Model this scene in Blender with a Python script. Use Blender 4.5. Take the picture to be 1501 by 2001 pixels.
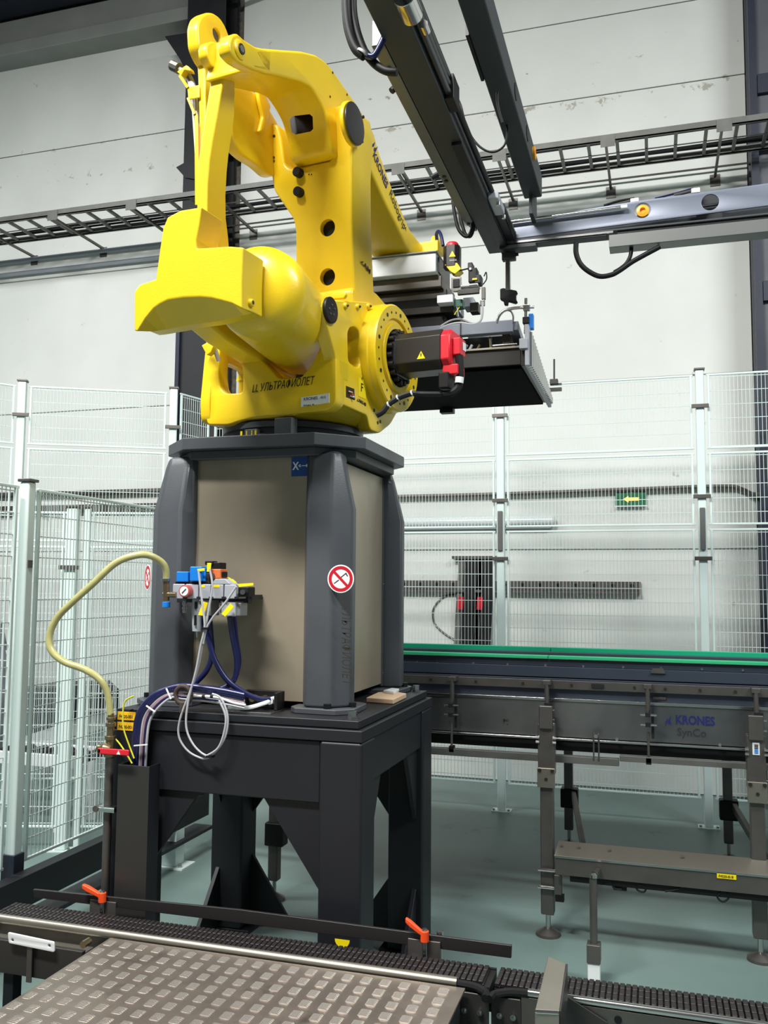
import bpy, bmesh, math, random
from math import sin, cos, tan, pi, radians, sqrt
from mathutils import Vector, Matrix
random.seed(7)
for o in list(bpy.data.objects): bpy.data.objects.remove(o)
SC = bpy.context.scene
COL = SC.collection

# ---------------------------------------------------------------- camera
CAM = Vector((0, 0, 1.65)); FPX = 1733.76
_yaw, _pit, _rol = radians(-16.968), radians(4.7527), radians(0.4614)
FW = Vector((sin(_yaw)*cos(_pit), cos(_yaw)*cos(_pit), sin(_pit)))
_r = Vector((cos(_yaw), -sin(_yaw), 0)); _u = _r.cross(FW)
RT = cos(_rol)*_r + sin(_rol)*_u; UP = -sin(_rol)*_r + cos(_rol)*_u
cd = bpy.data.cameras.new('camera'); cam = bpy.data.objects.new('camera', cd); COL.objects.link(cam)
cam.matrix_world = Matrix(((RT.x, UP.x, -FW.x, CAM.x), (RT.y, UP.y, -FW.y, CAM.y), (RT.z, UP.z, -FW.z, CAM.z), (0, 0, 0, 1)))
cd.sensor_fit = 'VERTICAL'; cd.sensor_height = 36; cd.lens = FPX/2001*36
cd.clip_start = 0.05; cd.clip_end = 200
SC.camera = cam

# ---------------------------------------------------------------- world, lights, exposure
w = bpy.data.worlds.new('world'); SC.world = w; w.use_nodes = True
w.node_tree.nodes['Background'].inputs[0].default_value = (0.86, 0.94, 1.0, 1)
w.node_tree.nodes['Background'].inputs[1].default_value = 0.12
def area(name, loc, tgt, sx, sy, power, col=(1, 1, 1)):
    l = bpy.data.lights.new(name, 'AREA'); l.shape = 'RECTANGLE'; l.size = sx; l.size_y = sy
    l.energy = power; l.color = col
    o = bpy.data.objects.new(name, l); COL.objects.link(o); o.location = loc
    o.rotation_euler = (Vector(tgt)-Vector(loc)).to_track_quat('-Z', 'Y').to_euler()
    return o
area('hall_lamp', (-2.3, -0.1, 6.8), (-1.9, 1.9, 0), 2.6, 0.5, 760, (1.0, 0.985, 0.95))
area('hall_lamp', (-6.0, 2.6, 6.6), (-6.0, 3.6, 0), 3.0, 0.7, 300, (0.95, 0.99, 1.0))
area('hall_lamp', (3.9, 2.2, 6.6), (3.2, 4.2, 0), 3.0, 0.7, 420, (0.95, 0.99, 1.0))
SC.view_settings.view_transform = 'Standard'; SC.view_settings.look = 'None'
SC.view_settings.exposure = 0.03; SC.view_settings.gamma = 1; SC.view_settings.use_curve_mapping = False

# ---------------------------------------------------------------- materials
def lin(c):
    return tuple((x/255/12.92 if x <= 10 else ((x/255+0.055)/1.055)**2.4) for x in c)
def mat(name, rgb, rough=0.5, metal=0.0, noise=0.0, scale=8, bump=0.0, bscale=60, coat=0, spec=None, stretch=None, emit=None, rgb2=None, trans=0, dirt=None, alpha=None):
    m = bpy.data.materials.new(name); m.use_nodes = True
    nt = m.node_tree; b = nt.nodes['Principled BSDF']
    c = lin(rgb); b.inputs['Base Color'].default_value = (*c, 1)
    b.inputs['Roughness'].default_value = rough; b.inputs['Metallic'].default_value = metal
    if coat: b.inputs['Coat Weight'].default_value = coat; b.inputs['Coat Roughness'].default_value = 0.15
    if spec is not None: b.inputs['Specular IOR Level'].default_value = spec
    if trans: b.inputs['Transmission Weight'].default_value = trans
    if emit: b.inputs['Emission Color'].default_value = (*c, 1); b.inputs['Emission Strength'].default_value = emit
    if noise or bump or rgb2 or dirt:
        tc = nt.nodes.new('ShaderNodeTexCoord'); mp = nt.nodes.new('ShaderNodeMapping')
        nt.links.new(tc.outputs['Object'], mp.inputs[0])
        if stretch: mp.inputs['Scale'].default_value = stretch
    if noise or rgb2:
        n = nt.nodes.new('ShaderNodeTexNoise'); n.inputs['Scale'].default_value = scale; n.inputs['Detail'].default_value = 6
        nt.links.new(mp.outputs[0], n.inputs['Vector'])
        r = nt.nodes.new('ShaderNodeValToRGB'); r.color_ramp.elements[0].position = 0.35; r.color_ramp.elements[1].position = 0.68
        c2 = lin(rgb2) if rgb2 else tuple(x*(1-noise) for x in c)
        r.color_ramp.elements[0].color = (*c2, 1); r.color_ramp.elements[1].color = (*c, 1)
        nt.links.new(n.outputs[0], r.inputs[0]); last = r.outputs[0]
        if dirt:
            n2 = nt.nodes.new('ShaderNodeTexNoise'); n2.inputs['Scale'].default_value = dirt[1]; n2.inputs['Detail'].default_value = 8; n2.inputs['Roughness'].default_value = 0.65
            nt.links.new(tc.outputs['Object'], n2.inputs['Vector'])
            r2 = nt.nodes.new('ShaderNodeValToRGB'); r2.color_ramp.elements[0].position = dirt[2]; r2.color_ramp.elements[1].position = dirt[3]
            r2.color_ramp.elements[0].color = (0, 0, 0, 1); r2.color_ramp.elements[1].color = (1, 1, 1, 1)
            nt.links.new(n2.outputs[0], r2.inputs[0])
            mx = nt.nodes.new('ShaderNodeMix'); mx.data_type = 'RGBA'
            nt.links.new(r2.outputs[0], mx.inputs['Factor']); nt.links.new(last, mx.inputs['A']); mx.inputs['B'].default_value = (*lin(dirt[0]), 1)
            last = mx.outputs['Result']
        nt.links.new(last, b.inputs['Base Color'])
    if bump:
        n3 = nt.nodes.new('ShaderNodeTexNoise'); n3.inputs['Scale'].default_value = bscale; n3.inputs['Detail'].default_value = 4
        nt.links.new(mp.outputs[0], n3.inputs['Vector'])
        bp = nt.nodes.new('ShaderNodeBump'); bp.inputs['Strength'].default_value = bump; bp.inputs['Distance'].default_value = 0.01
        nt.links.new(n3.outputs[0], bp.inputs['Height']); nt.links.new(bp.outputs[0], b.inputs['Normal'])
    return m
YEL = mat('yellow_paint', (232, 196, 26), 0.36, noise=0.06, scale=5, bump=0.05, bscale=140, coat=0.15)
YE2 = mat('yellow_label', (250, 225, 20), 0.4)
DGR = mat('dark_grey_paint', (74, 77, 82), 0.42, noise=0.12, scale=6, bump=0.06, bscale=200)
STD = mat('anthracite_paint', (26, 28, 34), 0.5, noise=0.15, scale=5)
BLK = mat('black_plastic', (16, 16, 18), 0.5, spec=0.35)
BLM = mat('black_motor_paint', (38, 36, 36), 0.38)
RUB = mat('rubber', (12, 12, 15), 0.55, spec=0.3)
SST = mat('brushed_steel', (168, 162, 150), 0.38, 0.85, noise=0.16, scale=3, bump=0.02, bscale=260, stretch=(1, 1, 0.06))
SSW = mat('pedestal_steel', (186, 172, 150), 0.38, 0.5, rgb2=(156, 146, 128), scale=2.2, bump=0.015, bscale=300, stretch=(1, 1, 0.5))
SSH = mat('polished_steel', (200, 200, 198), 0.22, 1.0)
STG = mat('weathered_steel', (112, 108, 104), 0.42, 0.7, noise=0.2, scale=9)
GAL = mat('galvanised_steel', (112, 112, 108), 0.5, 0.4, noise=0.2, scale=9)
CNP = mat('conveyor_steel_panel', (150, 150, 148), 0.3, 0.8, rgb2=(108, 110, 112), scale=2.5, stretch=(1, 1, 0.7), dirt=((40, 38, 36), 9, 0.66, 0.72))
NAV = mat('slate_profile', (52, 60, 74), 0.45, noise=0.1, scale=4)
GRN = mat('green_guide_rail', (22, 166, 122), 0.4)
GR2 = mat('light_green_guide_rail', (52, 178, 122), 0.4)
FEN = mat('pale_mint_powder_coat', (216, 232, 228), 0.4)
FEW = mat('fence_wire_white', (205, 218, 215), 0.5)
WAL = mat('painted_concrete', (226, 228, 223), 0.75, rgb2=(217, 219, 214), scale=1.3, bump=0.12, bscale=14, dirt=((140, 136, 124), 5.5, 0.67, 0.76))
def seam_damage(m, bands):
    nt = m.node_tree; b = nt.nodes['Principled BSDF']; src = b.inputs['Base Color'].links[0].from_socket
    tc = nt.nodes.new('ShaderNodeTexCoord'); sp = nt.nodes.new('ShaderNodeSeparateXYZ'); nt.links.new(tc.outputs['Object'], sp.inputs[0])
    n = nt.nodes.new('ShaderNodeTexNoise'); n.inputs['Scale'].default_value = 7; n.inputs['Detail'].default_value = 9; n.inputs['Roughness'].default_value = 0.72
    nt.links.new(tc.outputs['Object'], n.inputs['Vector']); last = src
    for z, fall, thr, col in bands:
        def mth(op, a, c):
            q = nt.nodes.new('ShaderNodeMath'); q.operation = op
            for i, v in enumerate((a, c)):
                if isinstance(v, (int, float)): q.inputs[i].default_value = v
                elif v is not None: nt.links.new(v, q.inputs[i])
            return q.outputs[0]
        d = mth('ABSOLUTE', mth('SUBTRACT', sp.outputs['Z'], z), None)
        k = mth('SUBTRACT', n.outputs[0], mth('MULTIPLY_ADD' if False else 'ADD', mth('MULTIPLY', d, fall), thr))
        k = mth('MULTIPLY', k, 22.0); q = nt.nodes.new('ShaderNodeClamp'); nt.links.new(k, q.inputs[0])
        mx = nt.nodes.new('ShaderNodeMix'); mx.data_type = 'RGBA'; nt.links.new(q.outputs[0], mx.inputs['Factor']); nt.links.new(last, mx.inputs['A']); mx.inputs['B'].default_value = (*lin(col), 1); last = mx.outputs['Result']
    nt.links.new(last, b.inputs['Base Color'])
seam_damage(WAL, ((5.93, 1.1, .54, (176, 172, 160)), (6.27, 2.2, .56, (160, 156, 146)), (2.75, 1.3, .62, (190, 186, 176)), (3.42, 5.0, .55, (170, 168, 160))))
WA2 = mat('grey_concrete', (150, 152, 148), 0.8, noise=0.12, scale=3)
SEAM = mat('seam_mortar', (126, 122, 112), 0.9, noise=0.5, scale=20)
FLO = mat('green_grey_floor_paint', (116, 136, 131), 0.42, rgb2=(102, 123, 119), scale=1.2, bump=0.03, bscale=30, dirt=((80, 92, 86), 3.1, 0.64, 0.75))
DRT = mat('bare_dirty_concrete', (112, 110, 98), 0.8, noise=0.35, scale=7)
NVY = mat('navy_steel', (34, 40, 58), 0.5, noise=0.25, scale=4)
COLM = mat('sooty_steel_column', (36, 36, 40), 0.6, noise=0.3, scale=5)
RED = mat('red_plastic', (214, 34, 50), 0.4)
ORA = mat('orange_plastic', (240, 78, 30), 0.4)
ORR = mat('orange_ring', (236, 160, 30), 0.4)
BLU = mat('blue_plastic', (24, 122, 214), 0.35)
NVH = mat('dark_blue_hose', (24, 28, 72), 0.3)
WHI = mat('white_plastic', (235, 238, 238), 0.4)
LGR = mat('light_grey_aluminium', (172, 176, 184), 0.42, 0.15)
BOXM = mat('white_grey_enclosure', (242, 246, 250), 0.4)
GRY = mat('grey_blue_paint', (128, 134, 146), 0.4)
GFR = mat('gripper_grey', (118, 122, 130), 0.42, 0.3)
GDK = mat('gripper_dark_metal', (66, 64, 62), 0.4, 0.5)
HOS = mat('translucent_braided_hose', (186, 182, 122), 0.3, coat=0.3, noise=0.12, scale=25)
WIR = mat('yellow_green_wire', (206, 206, 50), 0.4)
CBL = mat('grey_cable', (176, 176, 180), 0.4)
PNK = mat('pinkish_cable', (150, 118, 130), 0.4)
BRS = mat('nickel_brass', (150, 134, 104), 0.3, 0.9)
RUS = mat('rusty_forged_steel', (84, 70, 64), 0.7, 0.3, noise=0.4, scale=40)
TRD = mat('checker_plate_aluminium', (150, 138, 128), 0.4, 0.75, noise=0.22, scale=12, bump=0.04, bscale=80, dirt=((92, 84, 76), 7, 0.6, 0.75))
TRM = mat('tread_glint_aluminium', (228, 218, 206), 0.24, 0.85)  # same aluminium as the plate, lightened to paint glints on the treads
MAT_ = mat('black_foam_mat', (9, 9, 10), 0.95, spec=0.1)
CHN = mat('brown_black_chain', (36, 31, 31), 0.45)
CHD = mat('chain_gap', (16, 14, 14), 0.6)
BEAM = mat('gantry_dark_paint', (50, 54, 58), 0.6, 0.0, noise=0.08, scale=6)
BEL = mat('gantry_silver_grey', (118, 124, 138), 0.4, 0.3, noise=0.08, scale=5)
BCV = mat('cable_cover_grey', (112, 114, 112), 0.4, 0.4)
EXG = mat('exit_sign_green', (24, 110, 70), 0.4)
EXY = mat('exit_arrow_yellow', (250, 205, 90), 0.5, emit=0.8)
SBL = mat('sticker_blue', (30, 72, 140), 0.4)
SRD = mat('sticker_red', (196, 24, 44), 0.4)
INK = mat('marker_ink', (44, 38, 24), 0.6)
INB = mat('blue_print', (30, 36, 104), 0.5)
INS = mat('dark_print', (50, 50, 54), 0.5)
CRD = mat('cardboard', (206, 176, 146), 0.8)
WOO = mat('pallet_wood', (156, 140, 110), 0.8, noise=0.3, scale=12)
TAR = mat('grey_tarpaulin', (120, 124, 130), 0.6, noise=0.4, scale=6)
GLS = mat('frosted_lamp_tube', (225, 232, 232), 0.25, coat=0.4)
BSM = mat('dark_screw', (40, 32, 14), 0.5)
CYL = mat('cylinder_steel', (82, 84, 86), 0.3, 0.8)

# ---------------------------------------------------------------- helpers
def ray(px, py): return (px-750.5)/FPX*RT - (py-1000.5)/FPX*UP + FW
def at(px, py, X=None, Y=None, Z=None):
    """point of the place seen at a photo pixel, on one of the place's own planes"""
    d = ray(px, py)
    t = X/d.x if X is not None else Y/d.y if Y is not None else (Z-CAM.z)/d.z
    return CAM + d*t
class Fr:
    """a plane of a real part: origin, in-plane axes, normal"""
    def __init__(s, o, ex, ey):
        s.o = Vector(o); s.x = Vector(ex).normalized(); s.n = s.x.cross(Vector(ey)).normalized(); s.y = s.n.cross(s.x)
    def hit(s, px, py):
        d = ray(px, py); t = (s.o-CAM).dot(s.n)/d.dot(s.n); p = CAM+d*t-s.o
        return (p.dot(s.x), p.dot(s.y))
    def pt(s, a, b, c=0): return s.o + s.x*a + s.y*b + s.n*c
    def M(s, d=0):
        o = s.o+s.n*d
        return Matrix(((s.x.x, s.y.x, s.n.x, o.x), (s.x.y, s.y.y, s.n.y, o.y), (s.x.z, s.y.z, s.n.z, o.z), (0, 0, 0, 1)))
def rounded(pts, r, n=4):
    if r <= 0: return pts
    out = []; N = len(pts)
    for i in range(N):
        a, b, c = Vector(pts[i-1]), Vector(pts[i]), Vector(pts[(i+1) % N])
        u, v = a-b, c-b; lu, lv = u.length, v.length
        if lu < 1e-6 or lv < 1e-6: continue
        if u.angle(v, pi) > radians(172): out.append(tuple(b)); continue
        k = min(r, lu*0.45, lv*0.45); p, q = b+u/lu*k, b+v/lv*k
        for j in range(n+1):
            t = j/n; out.append(tuple(p*(1-t)**2 + b*2*t*(1-t) + q*t*t))
    return out
def smooth_path(pts, sub=6):
    P = [Vector(p) for p in pts]; out = []
    for i in range(len(P)-1):
        p0 = P[max(i-1, 0)]; p1, p2 = P[i], P[i+1]; p3 = P[min(i+2, len(P)-1)]
        for j in range(sub):
            t = j/sub
            out.append(0.5*((2*p1)+(p2-p0)*t+(2*p0-5*p1+4*p2-p3)*t*t+(3*p1-p0-3*p2+p3)*t*t*t))
    out.append(P[-1]); return out
def basis(d):
    d = Vector(d).normalized(); a = Vector((0, 0, 1)) if abs(d.z) < 0.9 else Vector((1, 0, 0))
    x = d.cross(a).normalized(); return x, d.cross(x).normalized(), d
class MB:
    def __init__(s): s.v = []; s.f = []
    def add(s, vs, fs):
        k = len(s.v); s.v += [Vector(v) for v in vs]; s.f += [tuple(i+k for i in f) for f in fs]; return s
    def bx(s, x0, x1, y0, y1, z0, z1):
        x0, x1 = sorted((x0, x1)); y0, y1 = sorted((y0, y1)); z0, z1 = sorted((z0, z1))
        return s.add([(x, y, z) for z in (z0, z1) for x, y in ((x0, y0), (x1, y0), (x1, y1), (x0, y1))],
                     [(3, 2, 1, 0), (4, 5, 6, 7), (0, 1, 5, 4), (1, 2, 6, 5), (2, 3, 7, 6), (3, 0, 4, 7)])
    def beam(s, p, q, wx, wz, up=(0, 0, 1)):
        p, q = Vector(p), Vector(q); d = (q-p).normalized(); x = d.cross(Vector(up)).normalized(); z = x.cross(d)
        vs = [c + x*a*wx/2 + z*b*wz/2 for c in (p, q) for a, b in ((-1, -1), (1, -1), (1, 1), (-1, 1))]
        return s.add(vs, [(3, 2, 1, 0), (4, 5, 6, 7), (0, 1, 5, 4), (1, 2, 6, 5), (2, 3, 7, 6), (3, 0, 4, 7)])
    def loft(s, rings, cap=True):
        n = len(rings[0]); vs = [v for r in rings for v in r]; fs = []
        for k in range(len(rings)-1):
            for i in range(n):
                j = (i+1) % n; fs.append((k*n+i, k*n+j, (k+1)*n+j, (k+1)*n+i))
        if cap: fs.append(tuple(reversed(range(n)))); fs.append(tuple((len(rings)-1)*n+i for i in range(n)))
        return s.add(vs, fs)
    def lathe(s, o, d, prof, n=24, cap=True):
        x, y, z = basis(d); o = Vector(o)
        return s.loft([[o+z*t+(x*cos(2*pi*i/n)+y*sin(2*pi*i/n))*r for i in range(n)] for t, r in prof], cap)
    def cyl(s, p, q, r, n=16, r2=None):
        p, q = Vector(p), Vector(q); return s.lathe(p, q-p, [(0, r), ((q-p).length, r if r2 is None else r2)], n)
    def tube(s, pts, r, n=8, sub=6):
        P = smooth_path(pts, sub) if sub else [Vector(p) for p in pts]; rings = []; x = None
        for i, p in enumerate(P):
            d = (P[min(i+1, len(P)-1)]-P[max(i-1, 0)]).normalized()
            if x is None: x, y, _ = basis(d)
            else: x = (x-d*x.dot(d)).normalized(); y = d.cross(x)
            rings.append([p+(x*cos(2*pi*k/n)+y*sin(2*pi*k/n))*r for k in range(n)])
        return s.loft(rings)
    def prism(s, pts, vec):
        vec = Vector(vec); return s.loft([[Vector(p) for p in pts], [Vector(p)+vec for p in pts]])
    def wires(s, segs, w):
        for p, q in segs:
            x, y, _ = basis(Vector(q)-Vector(p))
            r = [[Vector(c)+x*a*w/2+y*b*w/2 for a, b in ((-1, -1), (1, -1), (1, 1), (-1, 1))] for c in (p, q)]
            s.loft(r, False)
        return s
    def mesh(s, name, fix=True):
        me = bpy.data.meshes.new(name); me.from_pydata([tuple(v) for v in s.v], [], s.f)
        if fix:
            bm = bmesh.new(); bm.from_mesh(me); bmesh.ops.recalc_face_normals(bm, faces=bm.faces); bm.to_mesh(me); bm.free()
        return me
def tag(o, label=None, cat=None, group=None, kind=None):
    if label: o['label'] = label
    if cat: o['category'] = cat
    if group: o['group'] = group
    if kind: o['kind'] = kind
    return o
def wmat(o):
    m = o.matrix_basis.copy()
    while o.parent: o = o.parent; m = o.matrix_basis @ m
    return m
def link(me, name, m, parent=None, bevel=0, seg=2, smooth=True, ang=35, fix=True):
    """me holds world coordinates; the object gets its parent's frame"""
    if parent is not None: me.transform(wmat(parent).inverted())
    me.materials.clear(); me.materials.append(m)
    if smooth:
        me.shade_smooth(); me.set_sharp_from_angle(angle=radians(ang))
    o = bpy.data.objects.new(name, me); COL.objects.link(o); o.parent = parent
    if bevel:
        b = o.modifiers.new('bevel', 'BEVEL'); b.width = bevel; b.segments = seg; b.limit_method = 'ANGLE'; b.angle_limit = radians(40); b.harden_normals = True
    return o
def B(M, name, m, parent=None, bevel=0, **k):
    if parent is None and len(M.v):
        c = sum(M.v, Vector())/len(M.v); z = min(v.z for v in M.v); off = Vector((c.x, c.y, z))
        me = M.mesh(name); me.transform(Matrix.Translation(-off)); o = link(me, name, m, None, bevel, **k); o.location = off; return o
    return link(M.mesh(name), name, m, parent, bevel, **k)
def thing(name, loc, label, cat, group=None, rz=0):
    o = bpy.data.objects.new(name, None); COL.objects.link(o); o.location = loc; o.rotation_euler = (0, 0, rz); o.empty_display_size = 0.1
    return tag(o, label, cat, group)
def plate(name, fr, outs, d0, d1, m, parent, bev=0.005, rnd=0.0, px=True, cuts=()):
    """a cast plate: outlines on frame fr, solid from depth d0 to d1 along the normal, holes where outlines nest"""
    cu = bpy.data.curves.new(name, 'CURVE'); cu.dimensions = '2D'; cu.fill_mode = 'BOTH'
    bev = min(bev, (d1-d0)*0.45)
    for o in outs:
        if o[0] == 'c':
            c = fr.hit(o[1], o[2]) if px else (o[1], o[2]); n = 28
            P = [(c[0]+o[3]*cos(2*pi*i/n), c[1]+o[3]*sin(2*pi*i/n)) for i in range(n)]
        else:
            P = [fr.hit(*p) for p in o] if px else [tuple(p) for p in o]
            P = rounded([Vector(p) for p in P], rnd)
        sp = cu.splines.new('POLY'); sp.points.add(len(P)-1)
        for q, p in zip(sp.points, P): q.co = (p[0], p[1], 0, 1)
        sp.use_cyclic_u = True
    cu.extrude = (d1-d0)/2-bev; cu.bevel_depth = bev; cu.bevel_resolution = 2; cu.offset = -bev
    t = bpy.data.objects.new(name, cu); COL.objects.link(t)
    dg = bpy.context.evaluated_depsgraph_get(); me = bpy.data.meshes.new_from_object(t.evaluated_get(dg))
    bpy.data.objects.remove(t); bpy.data.curves.remove(cu)
    bm = bmesh.new(); bm.from_mesh(me); bmesh.ops.remove_doubles(bm, verts=bm.verts, dist=1e-5); bm.to_mesh(me); bm.free()
    me.transform(fr.M((d0+d1)/2)); me.name = name
    if cuts: me = cut(me, cuts)
    return link(me, name, m, parent, 0)
def cut(me, cuts):
    o = bpy.data.objects.new('cut', me); COL.objects.link(o); tmp = []
    for c in cuts:
        q = bpy.data.objects.new('cutter', c.mesh('cutter')); COL.objects.link(q); tmp.append(q)
        b = o.modifiers.new('b', 'BOOLEAN'); b.operation = 'DIFFERENCE'; b.object = q; b.solver = 'EXACT'
    bpy.context.view_layer.update()
    dg = bpy.context.evaluated_depsgraph_get(); r = bpy.data.meshes.new_from_object(o.evaluated_get(dg))
    for q in tmp: bpy.data.objects.remove(q)
    bpy.data.objects.remove(o); return r
def text(s, fr, a, b, h, m, parent, name='lettering', rot=0, shear=0, off=0.001, wx=1.0, bold=0.0, align='LEFT', label=None, fit=None):
    cu = bpy.data.curves.new(name, 'FONT'); cu.body = s; cu.size = h; cu.extrude = 0.0004; cu.shear = shear; cu.offset = bold; cu.align_x = align; cu.resolution_u = 3
    t = bpy.data.objects.new(name, cu); COL.objects.link(t)
    dg = bpy.context.evaluated_depsgraph_get(); me = bpy.data.meshes.new_from_object(t.evaluated_get(dg))
    bpy.data.objects.remove(t); bpy.data.curves.remove(cu)
    if fit: xs = [v.co.x for v in me.vertices]; wx = fit/(max(xs)-min(xs))
    me.transform(fr.M(off) @ Matrix.Translation((a, b, 0)) @ Matrix.Rotation(rot, 4, 'Z') @ Matrix.Diagonal((wx, 1, 1, 1)))
    o = link(me, name, m, parent, 0, smooth=False)
    if label: o['label'] = label
    return o
def flat(name, fr, pts, m, parent, d=0.0015, px=True, d0=0.0):
    P = [fr.hit(*p) for p in pts] if px else pts
    M = MB().prism([fr.pt(a, b, d0) for a, b in P], fr.n*d); return B(M, name, m, parent)
def copy_tree(root, loc=None):
    r = root.copy(); COL.objects.link(r)
    if loc is not None: r.location = loc
    for ch in [c for c in bpy.data.objects if c.parent == root]:
        c = ch.copy(); COL.objects.link(c); c.parent = r
        for g in [x for x in bpy.data.objects if x.parent == ch]:
            q = g.copy(); COL.objects.link(q); q.parent = c
    return r
def sub(me_obj, name, parent, loc):
    o = bpy.data.objects.new(name, me_obj.data); COL.objects.link(o); o.parent = parent; o.location = loc; return o

XP = lambda X: Fr((X, 0, 0), (0, 1, 0), (0, 0, 1))          # plane facing +X
YP = lambda Y: Fr((0, Y, 0), (1, 0, 0), (0, 0, 1))          # plane facing -Y (normal points to the camera side)
ZP = lambda Z: Fr((0, 0, Z), (1, 0, 0), (0, 1, 0))
# ================================================================ the hall
S = 'structure'
def st(o): o['kind'] = S; return o
st(B(MB().bx(-14, 8, -6, 8.2, -0.2, 0), 'floor', FLO))
wall = st(B(MB().bx(-14, 8, 7.75, 7.95, 0, 9.2), 'wall_back', SEAM))
def wpan(x0, x1, zs):
    for a, b in zip(zs[:-1], zs[1:]):
        B(MB().bx(x0+.004, x1-.004, 7.70, 7.752, a+.003, b-.003), 'wall_panel', WAL, wall, 0.006, seg=1)
wpan(-9.3, -4.36, [0, 1.97, 3.42, 4.86, 6.27, 7.28]); wpan(-3.87, 0.80, [0, 1.97, 3.42, 4.72, 5.97, 6.70, 9.2])
wpan(1.35, 5.5, [0, 1.97, 3.42, 4.72, 5.97, 6.70, 9.2])
st(B(MB().bx(-14, 8, -6, 8.2, 9.2, 9.4), 'ceiling', WA2))
# concrete lintel, ledge and blue crane girder above the left bay
b = MB().bx(-9.5, -4.1, 7.45, 7.75, 7.26, 7.40); st(B(b, 'trim_1', WA2, None, .01))
st(B(MB().bx(-9.5, -4.1, 7.55, 7.75, 7.405, 7.72), 'trim_2', WA2, None, .01))
b = MB(); b.bx(-9.5, -3.9, 7.30, 7.54, 7.74, 7.76); b.bx(-9.5, -3.9, 7.41, 7.44, 7.761, 7.93); b.bx(-9.5, -3.9, 7.30, 7.54, 7.931, 7.95)
st(B(b, 'trim_3', NVY))
st(B(MB().bx(-9.5, -4.1, 7.5, 7.75, 7.96, 8.2), 'trim_4', WA2)); st(B(MB().bx(-9.5, -4.1, 7.35, 7.75, 8.25, 8.6), 'trim_5', WA2))
# steel columns
def column(n, x0, x1, m, mf):
    c = MB().bx(x0, x1, 7.40, 7.42, 0, 9.1); c.bx(x0, x1, 7.66, 7.69, 0, 9.1); c.bx((x0+x1)/2-.012, (x0+x1)/2+.012, 7.42, 7.66, 0, 9.1)
    return st(B(c, n, m, None))
c1 = column('trim_6', -4.33, -3.92, COLM, NVY)
B(MB().bx(-4.34, -4.30, 7.36, 7.40, 0, 4.6), 'flange_edge', NVY, c1)
k = MB().prism([at(*p, Y=7.38) for p in ((322, 71), (392, 60), (392, 220), (374, 165), (352, 116))], (0, .3, 0)); B(k, 'haunch', COLM, c1)
k = MB().prism([at(*p, Y=7.38) for p in ((344, 327), (360, 318), (392, 320), (392, 352), (362, 347))], (0, .3, 0)); B(k, 'corbel', COLM, c1)
B(MB().bx(-3.92, -3.80, 7.38, 7.6, 5.86, 6.0), 'junction_box', COLM, c1, .004)
c2 = column('trim_7', 0.80, 1.30, mat('grey_column_paint', (92, 95, 102), .5, noise=.2, scale=4), NVY)
B(MB().bx(0.79, 0.845, 7.34, 7.40, 0, 9.1), 'flange_edge', NVY, c2)
B(MB().bx(1.16, 1.30, 7.30, 7.40, 0, 9.1), 'flange_edge', NVY, c2)
for z in (3.9, 5.6, 6.9): B(MB().bx(0.85, 1.0, 7.36, 7.40, z, z+.16), 'splice_plate', NVY, c2, .003)
st(B(MB().beam((-4.0, 7.45, 7.42), (-1.4, 7.62, 7.9), .04, .05), 'trim_8', WA2))
# dirty bare concrete patch under the far left of the hall
st(B(MB().bx(-9, -1.9, 6.9, 7.7, 0.0, 0.003), 'floor_patch', DRT))

# ---------------------------------------------------------------- cable ladder along the wall
def ladder(x0, x1, lab):
    t = thing('cable_ladder', ((x0+x1)/2, 7.55, 5.2), lab, 'cable tray', None)
    for y, nm in ((6.86, 'side_rail'), (7.33, 'side_rail')):
        B(MB().bx(x0, x1, y, y+.012, 5.12, 5.17).bx(x0, x1, y, y+.03, 5.12, 5.126), nm, GAL, t)
    x = x0+.1
    r0 = None
    while x < x1:
        if r0 is None: r0 = B(MB().bx(x, x+.025, 6.87, 7.33, 5.13, 5.155), 'rung', GAL, t); xr = x
        else:
            q = bpy.data.objects.new('rung', r0.data); COL.objects.link(q); q.parent = t; q.matrix_parent_inverse = r0.matrix_parent_inverse; q.location = r0.location + Vector((x-xr, 0, 0))
        x += .22
    B(MB().bx(x0, x1, 7.09, 7.105, 5.126, 5.13), 'centre_strip', GAL, t)
    x = x0+.45
    while x < x1:
        B(MB().bx(x, x+.11, 6.855, 6.86, 5.07, 5.165), 'bracket_plate', GAL, t); 
        if not (-4.5 < x < -3.85 or x > .68): B(MB().bx(x+.03, x+.05, 6.86, 7.70, 5.095, 5.118), 'cantilever_arm', STG, t); B(MB().bx(x, x+.08, 7.69, 7.70, 5.02, 5.12), 'wall_bracket', STG, t)
        x += .85
    return t
ladder(-7.6, 1.1, 'long galvanised cable ladder crossing the wall behind robot and gantry')
for k, (y, z, r, xa, xb, l) in enumerate(((7.24, 5.170, .014, -7.6, .95, 'thickest black cable lying on the rungs of the cable ladder'), (6.98, 5.164, .008, -7.6, .95, 'thin dark cable lying nearest the front rail of the cable ladder'), (7.28, 5.167, .011, -7.6, .95, 'dark cable lying at the wall side of the cable ladder'))):
    tag(B(MB().tube([(xa+(xb-xa)*i/8, y+.015*sin(i*2.1+k), z) for i in range(9)], r), 'power_cable', RUB), l, 'cable', 'cables on the ladder')
tag(B(MB().tube([(-4.1+i*.64, 7.64, 5.16) for i in range(9)], .009, sub=0), 'earthing_strip', STG), 'thin steel strip run on the wall right under the cable ladder', 'conduit')
for z, y, l in ((5.07, 7.66, 'upper grey pipe under the left cable ladder'), (4.93, 7.66, 'lower grey pipe under the left cable ladder')):
    tag(B(MB().cyl((-7.6, y, z), (-4.4, y, z), .022), 'conduit_pipe', LGR), l, 'pipe', 'grey pipes on the left wall')

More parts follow.
